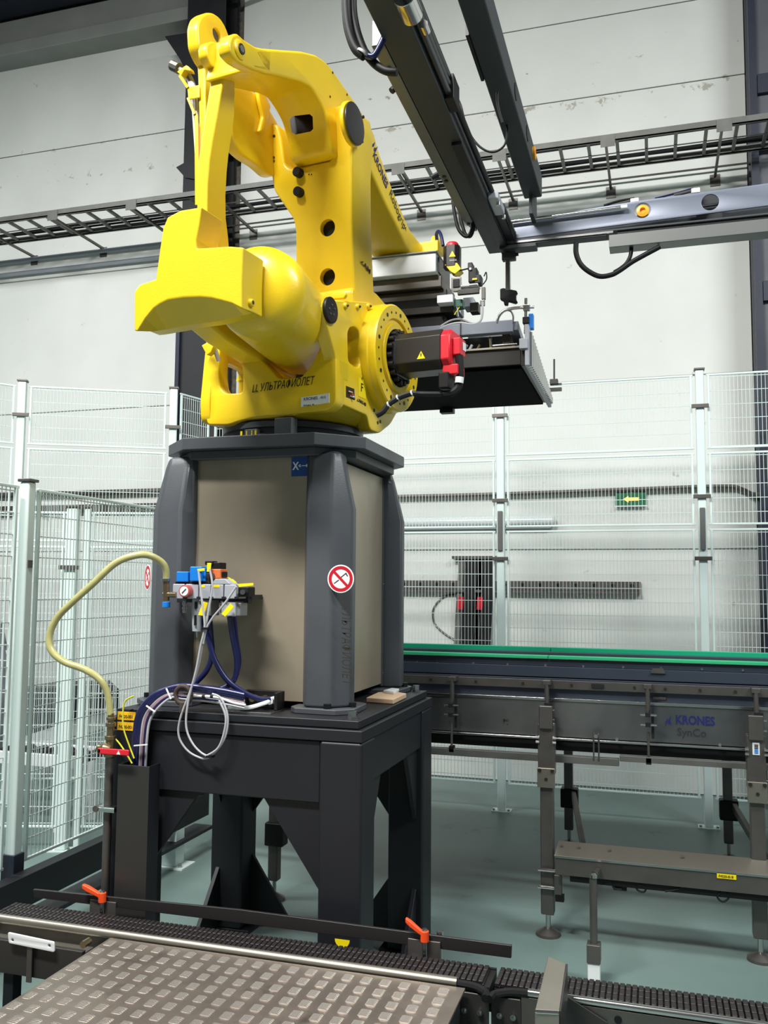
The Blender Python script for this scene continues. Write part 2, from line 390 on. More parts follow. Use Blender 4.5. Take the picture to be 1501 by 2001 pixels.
# ---------------------------------------------------------------- things on the wall
t = thing('emergency_exit_sign', (-.183, 7.69, 2.33), 'small green exit sign with a glowing left-pointing arrow on the wall', 'sign')
B(MB().bx(-.306, -.059, 7.66, 7.70, 2.335, 2.44), 'housing', EXG, t, .004)
B(MB().bx(-.315, -.05, 7.655, 7.665, 2.325, 2.335), 'base_strip', WHI, t)
f = YP(7.659)
flat('arrow', f, [(-.245, 2.388), (-.20, 2.415), (-.20, 2.402), (-.115, 2.402), (-.115, 2.374), (-.20, 2.374), (-.20, 2.36)], EXY, t, .003, px=False)
B(MB().cyl((-.175, 7.68, 2.44), (-.175, 7.68, 2.50), .012), 'cable_gland', WHI, t)
t = thing('batten_light', (-1.6, 7.69, 2.18), 'long unlit sealed lamp batten mounted low on the wall', 'lamp')
B(MB().cyl((-2.6, 7.64, 2.215), (-.83, 7.64, 2.215), .045, 20).lathe((-.83, 7.64, 2.215), (1, 0, 0), [(0, .045), (.02, .04), (.03, .02)], 20), 'diffuser', GLS, t, ang=60)
B(MB().bx(-2.6, -.84, 7.64, 7.70, 2.15, 2.19), 'housing', LGR, t, .004)
pth = [(-3.8, 7.66, 2.452), (-2.5, 7.66, 2.45), (-1.3, 7.66, 2.452), (0.0, 7.66, 2.47), (.55, 7.66, 2.475), (.68, 7.66, 2.45), (.78, 7.62, 2.40), (.98, 7.35, 2.38)]
tag(B(MB().tube(pth, .02), 'conduit_pipe', STG), 'grey conduit running over the exit sign to the right column', 'pipe')
tag(B(MB().cyl((-7.5, 7.66, 2.56), (-4.5, 7.66, 2.56), .03), 'conduit_pipe', STG), 'upper dark pipe along the wall behind the left mesh fence', 'pipe')
tag(B(MB().bx(-7.5, -4.5, 7.62, 7.70, 2.37, 2.44), 'cable_trunking', STG), 'grey trunking along the wall under the upper dark pipe', 'trunking')
t = thing('perforated_rail', (-1.1, 7.69, 1.6), 'perforated steel rail screwed low on the wall behind the fence', 'rail')
B(MB().bx(-2.9, -.114, 7.66, 7.70, 1.625, 1.70).bx(-2.9, -.114, 7.63, 7.70, 1.60, 1.622), 'channel', STG, t)
h = B(MB().lathe((-2.75, 7.66, 1.668), (0, -1, 0), [(0, .016), (.004, .016)], 8), 'hole_plug', BLK, t)
for i in range(1, 18): q = bpy.data.objects.new('hole_plug', h.data); COL.objects.link(q); q.parent = t; q.location = (i*.151, 0, 0)
t = thing('socket_outlet', (-4.44, 7.69, 3.6), 'small white square socket on the wall left of the robot', 'socket')
B(MB().bx(-4.51, -4.37, 7.66, 7.70, 3.60, 3.74), 'plate', WHI, t, .006); B(MB().cyl((-4.44, 7.66, 3.67), (-4.44, 7.645, 3.67), .04, 16), 'insert', STG, t)
# dark profiles leaning on the wall
t = thing('profile_bundle', (-1.55, 7.66, .95), 'pair of dark profiles hung upright on the wall behind the fence', 'profile')
for x in (-1.53, -1.37):
    B(MB().beam((x-.055, 7.64, .95), (x, 7.64, 1.88), .03, .095, (1, 0, 0)), 'dark_profile', BLK, t, .003)
for x in (-1.62, -1.455, -1.45):
    B(MB().beam((x-.055, 7.66, .95), (x, 7.66, 1.90), .02, .05, (1, 0, 0)), 'grey_profile', GAL, t)
B(MB().bx(-1.70, -1.30, 7.62, 7.70, 1.89, 1.915), 'top_bar', STG, t)
for x in (-1.60, -1.43): B(MB().beam((x-.025, 7.62, 1.45), (x-.018, 7.62, 1.56), .012, .05, (1, 0, 0)), 'red_marker', SRD, t)
tag(B(MB().tube([(-1.62, 7.692, 1.58), (-1.78, 7.692, 1.56), (-1.88, 7.692, 1.45), (-1.87, 7.692, 1.32), (-1.76, 7.692, 1.22), (-1.64, 7.692, 1.16)], .009), 'wire_loop', GAL), 'grey wire loop hanging beside the upright dark profiles', 'wire')

# ---------------------------------------------------------------- mesh fences
def fence_run(name, p, q, z0, z1, rails, lab, cat='fence', pitch=.026, wz=.1, posts=(), grp=None, kick=None):
    p = Vector((p[0], p[1], 0)); q = Vector((q[0], q[1], 0)); d = (q-p).normalized(); L = (q-p).length; n = Vector((-d.y, d.x, 0))
    t = thing(name, ((p+q)/2), lab, cat, grp)
    zs = [z0]+list(rails)+[z1]
    for a, b in zip(zs[:-1], zs[1:]):
        g = MB(); a0, b0 = a+.02, b-.02
        k = int((L-.05)/pitch); segs = [(p+d*(.03+i*pitch)+Vector((0, 0, a0)), p+d*(.03+i*pitch)+Vector((0, 0, b0))) for i in range(k)]
        g.wires(segs, .003)
        z = b0-.02; segs = []
        while z > a0: segs.append((p+d*.02+Vector((0, 0, z))+n*.003, q-d*.02+Vector((0, 0, z))+n*.003)); z -= wz
        g.wires(segs, .0045)
        o = B(g, 'wire_mesh', FEW, t, smooth=False, fix=False); o['kind'] = 'stuff'
        B(MB().beam(p+Vector((0, 0, b0)), q+Vector((0, 0, b0)), 0.014, 0.014), 'frame_bar', FEN, t, .003)
        if b < z1 or True: B(MB().beam(p+Vector((0, 0, a0)), q+Vector((0, 0, a0)), .014, .014), 'frame_bar', FEN, t, .003)
        for e in (p+d*.015, q-d*.015): B(MB().beam(e+Vector((0, 0, a0)), e+Vector((0, 0, b0)), .016, .016, d), 'frame_bar', FEN, t, .003)
    return t
def post(x, y, h, lab, w=.06, a=0, grp=None, foot=True, clips=()):
    t = thing('fence_post', (x, y, 0), lab, 'post', grp); c, s = cos(a), sin(a)
    R = Matrix.Rotation(a, 3, 'Z')
    def P(M):
        M.v = [R @ (v-Vector((x, y, 0)))+Vector((x, y, 0)) for v in M.v]; return M
    B(P(MB().bx(x-w/2, x+w/2, y-w/2, y+w/2, .008, h)), 'tube', FEN, t, .008)
    B(P(MB().bx(x-w/2-.008, x+w/2+.008, y-w/2-.008, y+w/2+.008, h, h+.014)), 'cap', STG, t, .003)
    if foot: B(P(MB().bx(x-.07, x+.07, y-.05, y+.05, 0, .008)), 'foot_plate', FEN, t); B(P(MB().cyl((x-.055, y-.03, .008), (x-.055, y-.03, .022), .01, 8).cyl((x+.055, y-.03, .008), (x+.055, y-.03, .022), .01, 8)), 'anchor_bolt', SSH, t)
    for z in clips: B(P(MB().bx(x-w/2-.03, x+w/2+.03, y-w/2-.018, y-w/2+.001, z-.014, z+.014)), 'panel_clip', STG, t, .003)
    return t
FY = 6.68
fence_run('mesh_fence', (-3.55, FY), (-1.15, FY), .18, 3.2, (2.085, 2.63), 'white mesh fence panel behind the pedestal and left of the dark profiles')
fence_run('mesh_fence', (-1.07, FY), (.285, FY), .18, 3.2, (2.085, 2.63), 'white mesh fence panel in front of the green exit sign')
fence_run('mesh_fence', (.375, FY), (1.75, FY), .18, 3.2, (2.085, 2.63), 'white mesh fence panel at the right edge before the column')
for x, l in ((-1.11, 'pale fence post beside the upright dark profiles'), (.33, 'pale fence post right of the green exit sign')):
    t = post(x, FY, 3.215, l, clips=(2.95, 2.30, 1.86), w=.058)
    B(MB().bx(x-.018, x+.018, FY-.045, FY-.029, 1.92, 2.22), 'lock_strip', BCV, t, .004)
# rear left run, turned about 27 degrees
A0, A1 = Vector((-4.70, 5.705, 0)), Vector((-3.68, 6.24, 0)); d = (A1-A0).normalized(); an = math.atan2(d.y, d.x)
fence_run('mesh_fence', (A0+d*.05)[:2], (A1-d*.05)[:2], .15, 3.2, (2.71,), 'tall mesh fence panel at the far left beneath the white wall socket')
post(A0.x, A0.y, 3.215, 'tall pale fence post at the left edge of the photo', a=an, clips=(2.95,)); post(A1.x, A1.y, 3.215, 'tall pale fence post just left of the pedestal top', a=an, clips=(2.9,))
A2 = A1+d*.28; fence_run('mesh_fence', (A1+d*.05)[:2], (-3.56, 6.62), .15, 3.2, (2.71,), 'narrow tall mesh fence panel in front of the dark column')
fence_run('mesh_fence', (-5.3, 4.9), (A0-d*.05)[:2], .15, 3.2, (2.71,), 'tall mesh fence panel cut by the left edge of the photo')
# near left run (depth direction)
LX = -2.8
fence_run('mesh_fence', (LX, 3.53), (LX, 5.05), .36, 2.11, (), 'lower mesh fence panel standing on the dark beam left of the stand')
fence_run('mesh_fence', (LX, 2.3), (LX, 3.40), .36, 2.11, (), 'nearest mesh fence panel at the left edge of the photo')
t = post(LX, 3.465, 2.12, 'nearest white fence post with a dark cap at the left edge', w=.052, foot=False)
B(MB().bx(LX+.027, LX+.031, 3.45, 3.48, 1.72, 1.755), 'label', STG, t); B(MB().bx(LX-.035, LX+.035, 3.43, 3.50, .0, .43), 'shoe', NVY, t, .003)
t = thing('floor_beam', (LX, 3.8, 0), 'dark steel beam under the left fence with a flange', 'beam')
B(MB().bx(LX+.03, LX+.10, 2.3, 5.14, .21, .35), 'web', STD, t, .004); B(MB().bx(LX+.0, LX+.13, 2.3, 5.14, .13, .15), 'lower_rail', STD, t, .002)
for y in (2.6, 4.79): B(MB().bx(LX-.02, LX+.10, y-.05, y+.05, .008, .21), 'leg', FEN, t, .004); B(MB().bx(LX-.06, LX+.16, y-.08, y+.08, 0, .008), 'foot', FEN, t); B(MB().cyl((LX+.13, y-.05, .008), (LX+.13, y-.05, .03), .012, 8), 'bolt', SSH, t)
B(MB().bx(LX+.02, LX+.10, 5.05, 5.12, .35, .40), 'clamp', BLK, t, .004)
# gate frame behind it
fence_run('mesh_fence', (-4.62, 4.50), (-3.60, 4.83), .12, 2.12, (1.9,), 'low mesh fence panel behind the near left fence, left half')
fence_run('mesh_fence', (-3.45, 4.88), (-2.92, 5.05), .12, 2.12, (1.9,), 'low mesh fence panel between the double post and the pedestal')
post(-3.55, 4.83, 2.13, 'wide left half of the low double fence post', w=.07, a=.3, clips=(1.75,)); post(-3.465, 4.865, 2.13, 'narrow right half of the low double fence post', w=.035, a=.3, foot=False)
# things beyond the left fence
KY = 1.0
t = thing('discharge_conveyor', (-4.9, 6.8, 0), 'grey conveyor frame with a dark hood behind the left fences', 'conveyor')
B(MB().prism([at(*p, Y=6.35) for p in ((20, 1445), (152, 1402), (152, 1362), (132, 1343), (20, 1345))], (0, .6, 0)), 'hood', STD, t, .01)
B(MB().prism([at(*p, Y=6.36) for p in ((20, 1500), (140, 1440), (140, 1408), (20, 1448))], (0, .55, 0)), 'side_frame', WHI, t, .004)
for x in (-5.1, -4.75): B(MB().bx(x, x+.1, 6.40, 6.5, 0, .50), 'leg', FEN, t, .004); B(MB().bx(x, x+.1, 6.8, 6.9, 0, .50), 'leg', FEN, t, .004)
c = at(85, 1416, Y=6.34); B(MB().bx(c.x-.06, c.x+.06, 6.33, 6.35, c.z-.006, c.z+.006), 'handle', SSH, t)
t = thing('tarpaulin_bundle', (-6.5, 7.0, 0), 'grey tarpaulin bundle on the left beyond the fences', 'bundle')
r = []
for k, z in enumerate((0.02, .4, .8, 1.2, 1.42)):
    s_ = (.55, .56, .54, .48, .3)[k]; r.append([Vector((-6.5+s_*1.3*cos(a_)*(1+.08*sin(5*a_+k)), 7.0+s_*.6*sin(a_)*(1+.08*cos(4*a_)), z+.05*sin(3*a_))) for a_ in [i*2*pi/28 for i in range(28)]])
B(MB().loft(r), 'cover', TAR, t, ang=70); B(MB().bx(-7.2, -5.8, 6.985, 7.0, .985, 1.02), 'strap', WHI, t)
for i, (x, y, n, l) in enumerate(((-3.2, 7.25, 2, 'low wooden pallet on the floor by the back wall'),)):
    t = thing('pallet', (x, y, 0), l, 'pallet')
    for j in range(3): B(MB().bx(x-.6, x+.6, y-.38+j*.36, y-.30+j*.36, .004, .09), 'runner', WOO, t)
    for j in range(7): B(MB().bx(x-.6+j*.178, x-.6+j*.178+.1, y-.4, y+.42, .09, .11), 'board', WOO, t)
t = thing('roller_table', (-4.2, 5.35, 0), 'low white roller table with dark rollers behind the double post', 'table')
for y in (5.15, 5.50): B(MB().bx(-4.5, -3.72, y, y+.04, .42, .50), 'side_rail', WHI, t, .003)
for x in (-4.45, -3.85): B(MB().bx(x, x+.06, 5.15, 5.19, 0, .42), 'leg', WHI, t); B(MB().bx(x, x+.06, 5.50, 5.54, 0, .42), 'leg', WHI, t)
for i in range(7): B(MB().cyl((-4.42+i*.11, 5.19, .46), (-4.42+i*.11, 5.50, .46), .035, 12), 'roller', BLK, t)
# ================================================================ steel stand
TX0, TX1, TY0, TY1, TZ = -2.07, -1.015, 3.08, 4.13, 1.16
t = thing('robot_stand', ((TX0+TX1)/2, (TY0+TY1)/2, 0), 'heavy dark steel stand with gusseted legs under the steel pedestal', 'stand')
B(MB().bx(TX0+.035, TX1-.02, TY0+.02, TY1-.02, TZ-.03, TZ), 'top_plate', STD, t, .004)
B(MB().bx(TX0, TX1, TY0, TY1, TZ-.075, TZ-.032), 'rim', STD, t, .004)
W = .165
for x0, x1, y0, y1 in ((TX0, TX0+W, TY0, TY0+W), (TX1-W, TX1, TY0, TY0+W), (TX0, TX0+W, TY1-W, TY1), (TX1-W, TX1, TY1-W, TY1)):
    B(MB().bx(x0, x1, y0, y1, .02, TZ-.075), 'leg', STD, t, .012)
    B(MB().bx(x0-.04, x1+.04, y0, y1+.04, 0, .02), 'base_plate', STD, t, .003)
B(MB().bx(TX0+W, TX1-W, TY0+.012, TY0+.09, TZ-.30, TZ-.077), 'front_beam', STD, t, .005)
B(MB().bx(TX0+W, TX1-W, TY1-.09, TY1-.012, TZ-.30, TZ-.077), 'rear_beam', STD, t, .005)
B(MB().bx(TX1-.09, TX1-.012, TY0+W, TY1-W, TZ-.24, TZ-.077), 'side_beam', STD, t, .005)
B(MB().bx(TX0+.012, TX0+.09, TY0+W, TY1-W, TZ-.24, TZ-.077), 'side_beam', STD, t, .005)
def tri(a, b, c, v, nm='gusset'): B(MB().prism([a, b, c], v), nm, STD, t, .002)
for yy in (TY0+.03, TY1-.05):
    tri((TX1-W, yy, TZ-.30), (TX1-W-.23, yy, TZ-.30), (TX1-W, yy, TZ-.62), (0, .02, 0))
    tri((TX0+W, yy, TZ-.30), (TX0+W+.23, yy, TZ-.30), (TX0+W, yy, TZ-.62), (0, .02, 0))
for xx in (TX0+.03, TX1-.05):
    tri((xx, TY0+W, TZ-.24), (xx, TY0+W+.17, TZ-.24), (xx, TY0+W, TZ-.56), (.02, 0, 0))
    tri((xx, TY1-W, TZ-.24), (xx, TY1-W-.17, TZ-.24), (xx, TY1-W, TZ-.56), (.02, 0, 0))
    tri((xx, TY1-W, .02), (xx, TY1-W-.24, .02), (xx, TY1-W, .30), (.02, 0, 0))
tri((TX0+W, TY1-.05, .02), (TX0+W+.22, TY1-.05, .02), (TX0+W, TY1-.05, .34), (0, .02, 0))
tri((TX1-W, TY1-.05, .02), (TX1-W-.22, TY1-.05, .02), (TX1-W, TY1-.05, .34), (0, .02, 0))
for x, y in ((TX1-.06, TY0+.07), (TX1-.06, TY1-.07), (TX0+.09, TY1-.07)): B(MB().cyl((x, y, TZ), (x, y, TZ+.028), .018, 6), 'hex_bolt', SSH, t)
f = YP(TY0-.001); sa_, sb_ = f.hit(669, 1836); flat('round_sticker', f, [(sa_+.028*cos(a), sb_+.028*sin(a)) for a in [pi+i*pi/10 for i in range(11)]], YE2, t, .001, px=False)
sa_, sb_ = f.hit(669, 1861); flat('yellow_sticker', f, [(sa_-.028, sb_-.006), (sa_+.028, sb_-.006), (sa_+.028, sb_+.006), (sa_-.028, sb_+.006)], YE2, t, .001, px=False)
B(MB().bx(TX0+.04, TX0+.10, TY0-.002, TY0+.02, TZ-.07, TZ+.0), 'label_holder', STD, t)
for z in (1.135, 1.095):
    flat('yellow_label', YP(TY0-.001), [(TX0+.045, z-.016), (TX0+.125, z-.016), (TX0+.125, z+.016), (TX0+.045, z+.016)], mat('amber_label', (246, 190, 30), .5), t, .0015, px=False)
    text('F4220-001', YP(TY0-.0025), TX0+.053, z-.008, .017, INK, t, wx=.85)

# ---------------------------------------------------------------- steel-clad pedestal
CX, CY, H = -1.575, 3.665, .445
t = thing('robot_pedestal', (CX, CY, TZ), 'steel-clad robot pedestal with four dark grey tapered corner posts', 'pedestal')
zt = 2.175
def corner(sx, sy):
    # outline in plan, mirrored to each corner; tapered top
    def ring(z, k):
        P = [(H-.195, H-.10), (H-.195, H-.055), (H-.165+k*0, H-k), (H-.065-k*.3, H-k), (H-k, H-.065-k*.3), (H-k, H-.115), (H-.055, H-.14), (H-.10, H-.14)]
        P = [(min(a, H-k), min(b, H-k)) for a, b in P]
        Q = [Vector((CX+sx*a, CY+sy*b, z)) for a, b in P]; return Q if sx*sy > 0 else Q[::-1]
    B(MB().loft([ring(TZ+.022, 0), ring(1.95, 0), ring(2.14, .045), ring(2.17, .055), ring(2.185, .07)]), 'corner_post', DGR, t, .012, seg=3)
    F_ = [(H-.23, H-.02), (H-.20, H+.02), (H-.03, H+.03), (H+.03, H-.03), (H+.02, H-.20), (H-.02, H-.23), (H-.15, H-.23), (H-.23, H-.15)]
    B(MB().prism([(CX+sx*a, CY+sy*b, TZ) for a, b in F_], (0, 0, .022)), 'foot_plate', DGR, t, .004)
    for a, b in ((H-.07, H+.005), (H+.005, H-.07)): B(MB().cyl((CX+sx*a, CY+sy*b, TZ+.022), (CX+sx*a, CY+sy*b, TZ+.04), .015, 6), 'bolt', BLK, t)
for sx, sy in ((1, -1), (-1, -1), (1, 1), (-1, 1)): corner(sx, sy)
fy, fx = CY-H+.085, CX+H-.085
fp = B(MB().bx(CX-H+.15, CX+H-.185, fy, fy+.012, 1.19, zt), 'front_panel', SSW, t, .002); fp['label'] = 'brushed steel front panel'
rp_ = B(MB().bx(fx-.012, fx, CY-H+.13, CY+H-.10, 1.20, zt-.02), 'side_panel', SSW, t, .002)
B(MB().bx(CX-H+.085, CX-H+.097, CY-H+.12, CY+H-.12, 1.20, zt-.02), 'side_panel', SSW, t, .002)
B(MB().bx(CX-H+.12, CX+H-.12, CY+H-.097, CY+H-.085, 1.20, zt-.02), 'rear_panel', SSW, t, .002)
# perforated edge strips and rivets
B(MB().bx(CX-H+.105, CX-H+.15, fy-.004, fy+.004, 1.25, 2.16), 'edge_strip', DGR, t, .001)
sl = MB()
for i in range(58): sl.bx(CX-H+.112, CX-H+.143, fy-.0052, fy-.004, 1.60+i*.009, 1.6035+i*.009)
o = B(sl, 'louvre_slots', BLK, t, smooth=False); o['kind'] = 'stuff'
B(MB().bx(fx-.004, fx+.004, CY+H-.155, CY+H-.11, 1.19, 2.15), 'edge_strip', DGR, t, .001)
def rivet(p, d): B(MB().lathe(p, d, [(0, .009), (.004, .008), (.006, .004)], 10), 'rivet', SSH, t)
for z in (2.12, ): rivet((CX-H+.127, fy-.004, z), (0, -1, 0))
for z in (2.10, 1.67, 1.24): rivet((CX+H-.192, fy-.001, z), (0, -1, 0))
for z in (2.09, 1.66, 1.25): rivet((fx+.004, CY+H-.132, z), (1, 0, 0))
# top plates
def octo(h, c, z0, z1, n): B(MB().prism([(CX+.015+a, CY+b-.0, z0) for a, b in ((h-c, -h), (h, -h+c), (h, h-c), (h-c, h), (c-h, h), (-h, h-c), (-h, c-h), (c-h, -h))], (0, 0, z1-z0)), n, DGR, t, .004)
octo(.405, .13, 2.165, 2.20, 'lower_top_plate'); octo(.45, .16, 2.20, 2.25, 'top_plate')
# blue axis sticker
f = YP(fy-.0005)
sx0, sx1, sz0, sz1 = CX+H-.272, CX+H-.189, 2.088, 2.17
flat('blue_sticker', f, [(sx0, sz0), (sx1, sz0), (sx1, sz1), (sx0, sz1)], SBL, t, .001, px=False)
text('X', f, sx0+.006, sz0+.027, .045, WHI, t, off=.0015, bold=.001, wx=.8)
flat('arrow_mark', f, [(sx0+.036, sz0+.041), (sx0+.065, sz0+.041), (sx0+.065, sz0+.036), (sx0+.08, sz0+.0425), (sx0+.065, sz0+.049), (sx0+.065, sz0+.044), (sx0+.036, sz0+.044)], WHI, t, .001, px=False, d0=.0012)
flat('arrow_mark', f, [(sx0+.030, sz0+.0425), (sx0+.038, sz0+.036), (sx0+.046, sz0+.0425), (sx0+.038, sz0+.049)], WHI, t, .001, px=False, d0=.0012)
f2 = XP(fx+.0005); flat('blue_sticker', f2, [(CY-H+.14, 2.06), (CY-H+.20, 2.06), (CY-H+.20, 2.15), (CY-H+.14, 2.15)], SBL, t, .001, px=False)
text('Z+', f2, CY-H+.148, 2.10, .035, WHI, t, off=.0015, bold=.0006)
# prohibition sign on the right front post (diagonal face) and its twin on the left post
def ban(px_, fr, s=1.0):
    a, b = fr.hit(*px_); C_ = lambda r: [(a+r*cos(i*2*pi/32), b+r*sin(i*2*pi/32)) for i in range(32)]
    flat('sign_back', fr, C_(.054), WHI, t, .001, px=False)
    plate('sign_ring', fr, [('c', a, b, .049), ('c', a, b, .037)], .001, .002, SRD, t, 0, px=False)
    c, s_ = cos(radians(-45)), sin(radians(-45)); q = []
    for u, v in ((-.04, -.005), (.04, -.005), (.04, .005), (-.04, .005)): q.append((a+u*c-v*s_, b+u*s_+v*c))
    flat('sign_slash', fr, q, SRD, t, .001, px=False, d0=.0014)
    flat('sign_symbol', fr, [(a-.004, b+.004), (a+.022, b+.024), (a+.03, b+.01), (a+.026, b+.009), (a+.020, b+.018), (a-.001, b+.001)], INS, t, .0006, px=False, d0=.001)
    flat('sign_symbol', fr, [(a-.026, b-.02), (a-.006, b-.006), (a-.009, b-.003), (a-.028, b-.017)], INS, t, .0006, px=False, d0=.001)
dg_ = Fr((CX+H-.0325, CY-H+.0325, 0), (1, 1, 0), (0, 0, 1))
fpost = YP(CY-H-.001)
fdiag = Fr((CX+H-.065, CY-H, 0), (1, 1, 0), (0, 0, 1)); fdiag.o += fdiag.n*.001
ban((666, 1131), fdiag if False else fpost)
fl = Fr((CX-H, CY-H+.065, 0), (1, -1, 0), (0, 0, 1)); fl.o += fl.n*.001
ban((289, 1128), fl)
a, b = fpost.hit(672, 1162)
text('LL УЛЬТРАФИОЛЕТ', fpost, a-.008, b, .05, INK, t, name='marker_writing', rot=-pi/2+.02, shear=.15, fit=.34, off=.001)
# connector box at the pedestal foot
t = thing('connector_box', (-1.47, 3.235, TZ), 'small black connector box at the foot of the steel pedestal', 'connector box')
B(MB().bx(-1.56, -1.40, 3.255, 3.272, 1.17, 1.235).bx(-1.56, -1.545, 3.20, 3.255, 1.17, 1.235).bx(-1.415, -1.40, 3.20, 3.255, 1.17, 1.235), 'housing', BLK, t, .003)
for x in (-1.52, -1.475): B(MB().cyl((x, 3.255, 1.205), (x, 3.225, 1.205), .013, 12), 'brass_coupling', BRS, t)
B(MB().bx(-1.60, -1.40, 3.14, 3.25, TZ, TZ+.006), 'base_tray', SSH, t, .001)
B(MB().cyl((-1.44, 3.255, 1.20), (-1.44, 3.215, 1.20), .014, 12), 'white_plug', WHI, t)
tag(B(MB().tube([(-1.44, 3.215, 1.20), (-1.45, 3.19, 1.195), (-1.50, 3.16, 1.18), (-1.56, 3.15, 1.178), (-1.585, 3.16, 1.176)], .008), 'white_cable', WHI), 'short white cable plugged into the black connector box', 'cable')
t = thing('cardboard_scrap', (-1.12, 3.75, TZ), 'crumpled cardboard and paper on the stand right of the pedestal', 'cardboard')
B(MB().prism([(-1.17, 3.60, TZ+.001), (-1.045, 3.58, TZ+.001), (-1.05, 3.80, TZ+.001), (-1.13, 3.86, TZ+.001), (-1.18, 3.80, TZ+.001)], (0, 0, .02)), 'cardboard', CRD, t, .003)
B(MB().prism([(-1.15, 3.78, TZ+.021), (-1.09, 3.74, TZ+.021), (-1.10, 3.86, TZ+.021), (-1.14, 3.88, TZ+.021)], (0, 0, .012)), 'paper', WHI, t, .002)

# ================================================================ air preparation unit
AY = 3.10
P = lambda px, py, y=AY: at(px, py, Y=y)
def pbox(x0, y0, x1, y1, ya, yb, nm, m, par, bev=.003):
    a, b = P(x0, y1, ya), P(x1, y0, ya); return B(MB().bx(a.x, b.x, ya, yb, a.z, b.z), nm, m, par, bev)
u = thing('air_preparation_unit', P(410, 1160), 'grey pneumatic service unit with gauge and blue and orange valves on the pedestal', 'pneumatic unit')
pbox(345, 1158, 486, 1177, 3.20, 3.23, 'mounting_bracket', STD, u); B(MB().bx(P(400, 1160).x, P(470, 1160).x, 3.22, 3.30, P(400, 1172).z, P(400, 1162).z), 'bracket_arm', STD, u)
for i, (x0, x1) in enumerate(((336, 361), (361, 388), (388, 412), (412, 437), (437, 462))):
    pbox(x0+.5, 1141+i*.3, x1-.5, 1170, AY, AY+.09, 'body_block', LGR, u, .004)
for x in (361, 388, 412, 437, 462):
    pbox(x-4, 1166, x+4, 1170, AY-.004, AY, 'clamp_wedge', STD, u, 0)
pbox(342, 1136, 408, 1142, AY+.01, AY+.08, 'black_spacer', BLK, u); pbox(344, 1117, 368, 1137, AY, AY+.05, 'blue_pilot_valve', BLU, u, .004)
pbox(370, 1107, 394, 1136, AY-.01, AY+.06, 'blue_solenoid', BLU, u, .005); pbox(394, 1110, 402, 1136, AY+.005, AY+.055, 'blue_solenoid', BLU, u, .004)
pbox(400, 1096, 416, 1104, AY, AY+.04, 'black_connector', BLK, u); pbox(412, 1099, 430, 1113, AY+.005, AY+.06, 'black_coil', BLK, u)
pbox(411, 1112, 431, 1131, AY, AY+.06, 'orange_solenoid', mat('orange_coil', (214, 112, 62), .45), u, .004); pbox(430, 1117, 436, 1128, AY+.01, AY+.05, 'black_cap', BLK, u)
B(MB().cyl(P(415, 1124, AY), P(415, 1124, AY-.008), .009, 12), 'orange_screw', RUS, u)
pbox(395, 1120, 410, 1140, AY+.01, AY+.06, 'dark_valve_body', GDK, u); B(MB().prism([P(412, 1142), P(420, 1131), P(440, 1131), P(451, 1142)], (0, .07, 0)), 'soft_start_valve', LGR, u, .003)
# gauge
c = P(364, 1155, AY-.012)
B(MB().cyl((c.x, AY, c.z), (c.x, AY-.028, c.z), .024, 28), 'gauge_case', mat('gauge_rim', (176, 80, 76), .4), u, .002)
B(MB().cyl((c.x, AY-.028, c.z), (c.x, AY-.030, c.z), .018, 24), 'gauge_face', WHI, u); B(MB().beam((c.x-.008, AY-.031, c.z-.008), (c.x+.009, AY-.031, c.z+.009), .002, .003, (0, 1, 0)), 'gauge_needle', BLK, u)
# filter bowl, regulators
B(MB().lathe((P(376, 1170).x, AY+.045, P(376, 1171).z), (0, 0, -1), [(0, .022), (.05, .023), (.10, .021), (.125, .019), (.128, .006), (.15, .003)], 16), 'filter_bowl', LGR, u, ang=50)
pbox(380, 1176, 384, 1190, AY+.018, AY+.024, 'sight_glass', BLK, u, 0); pbox(379, 1202, 383, 1222, AY+.018, AY+.024, 'sight_glass', BLK, u, 0)
pbox(386, 1172, 412, 1203, AY+.01, AY+.085, 'pilot_body', mat('grey_casting', (132, 134, 134), .5), u, .004)
pbox(432, 1176, 460, 1204, AY+.01, AY+.085, 'distributor_body', LGR, u, .004); pbox(460, 1178, 470, 1204, AY+.02, AY+.085, 'distributor_side', mat('grey_casting_b', (112, 116, 116), .5), u, .004)
for px_ in (353, 427):
    a = P(px_, 1174); B(MB().lathe((a.x, AY+.03, a.z), (0, 0, -1), [(0, .006), (.008, .009), (.018, .009), (.019, .006), (.024, .006), (.025, .009), (.034, .009), (.035, .006), (.04, .008), (.047, .007)], 12), 'push_in_fitting', SSH, u, ang=40)
pbox(462, 1147, 486, 1166, AY+.02, AY+.08, 'pressure_switch', BLK, u, .004); B(MB().cyl(P(474, 1157, AY+.02), P(474, 1157, AY), .010, 12), 'switch_knob', SSH, u)
def tagl(pts, y, txt=None):
    B(MB().prism([P(a, b, y) for a, b in pts], (0, .0015, 0)), 'yellow_tag', YE2, u)
tagl([(397, 1175), (406, 1178), (398, 1203), (387, 1202)], AY-.012); tagl([(450, 1179), (457, 1186), (440, 1205), (433, 1199)], AY-.012)
tagl([(465, 1141), (495, 1139), (495, 1144), (467, 1147)], AY-.002); tagl([(444, 1128), (447, 1128), (462, 1137), (459, 1140)], AY-.002)
tagl([(405, 1100), (413, 1100), (411, 1117), (404, 1117)], AY-.014); tagl([(385, 1112), (399, 1110), (400, 1115), (387, 1117)], AY-.014)
tagl([(392, 1143), (400, 1143), (400, 1148), (392, 1148)], AY-.001); tagl([(417, 1143), (429, 1143), (429, 1148), (417, 1148)], AY-.001)
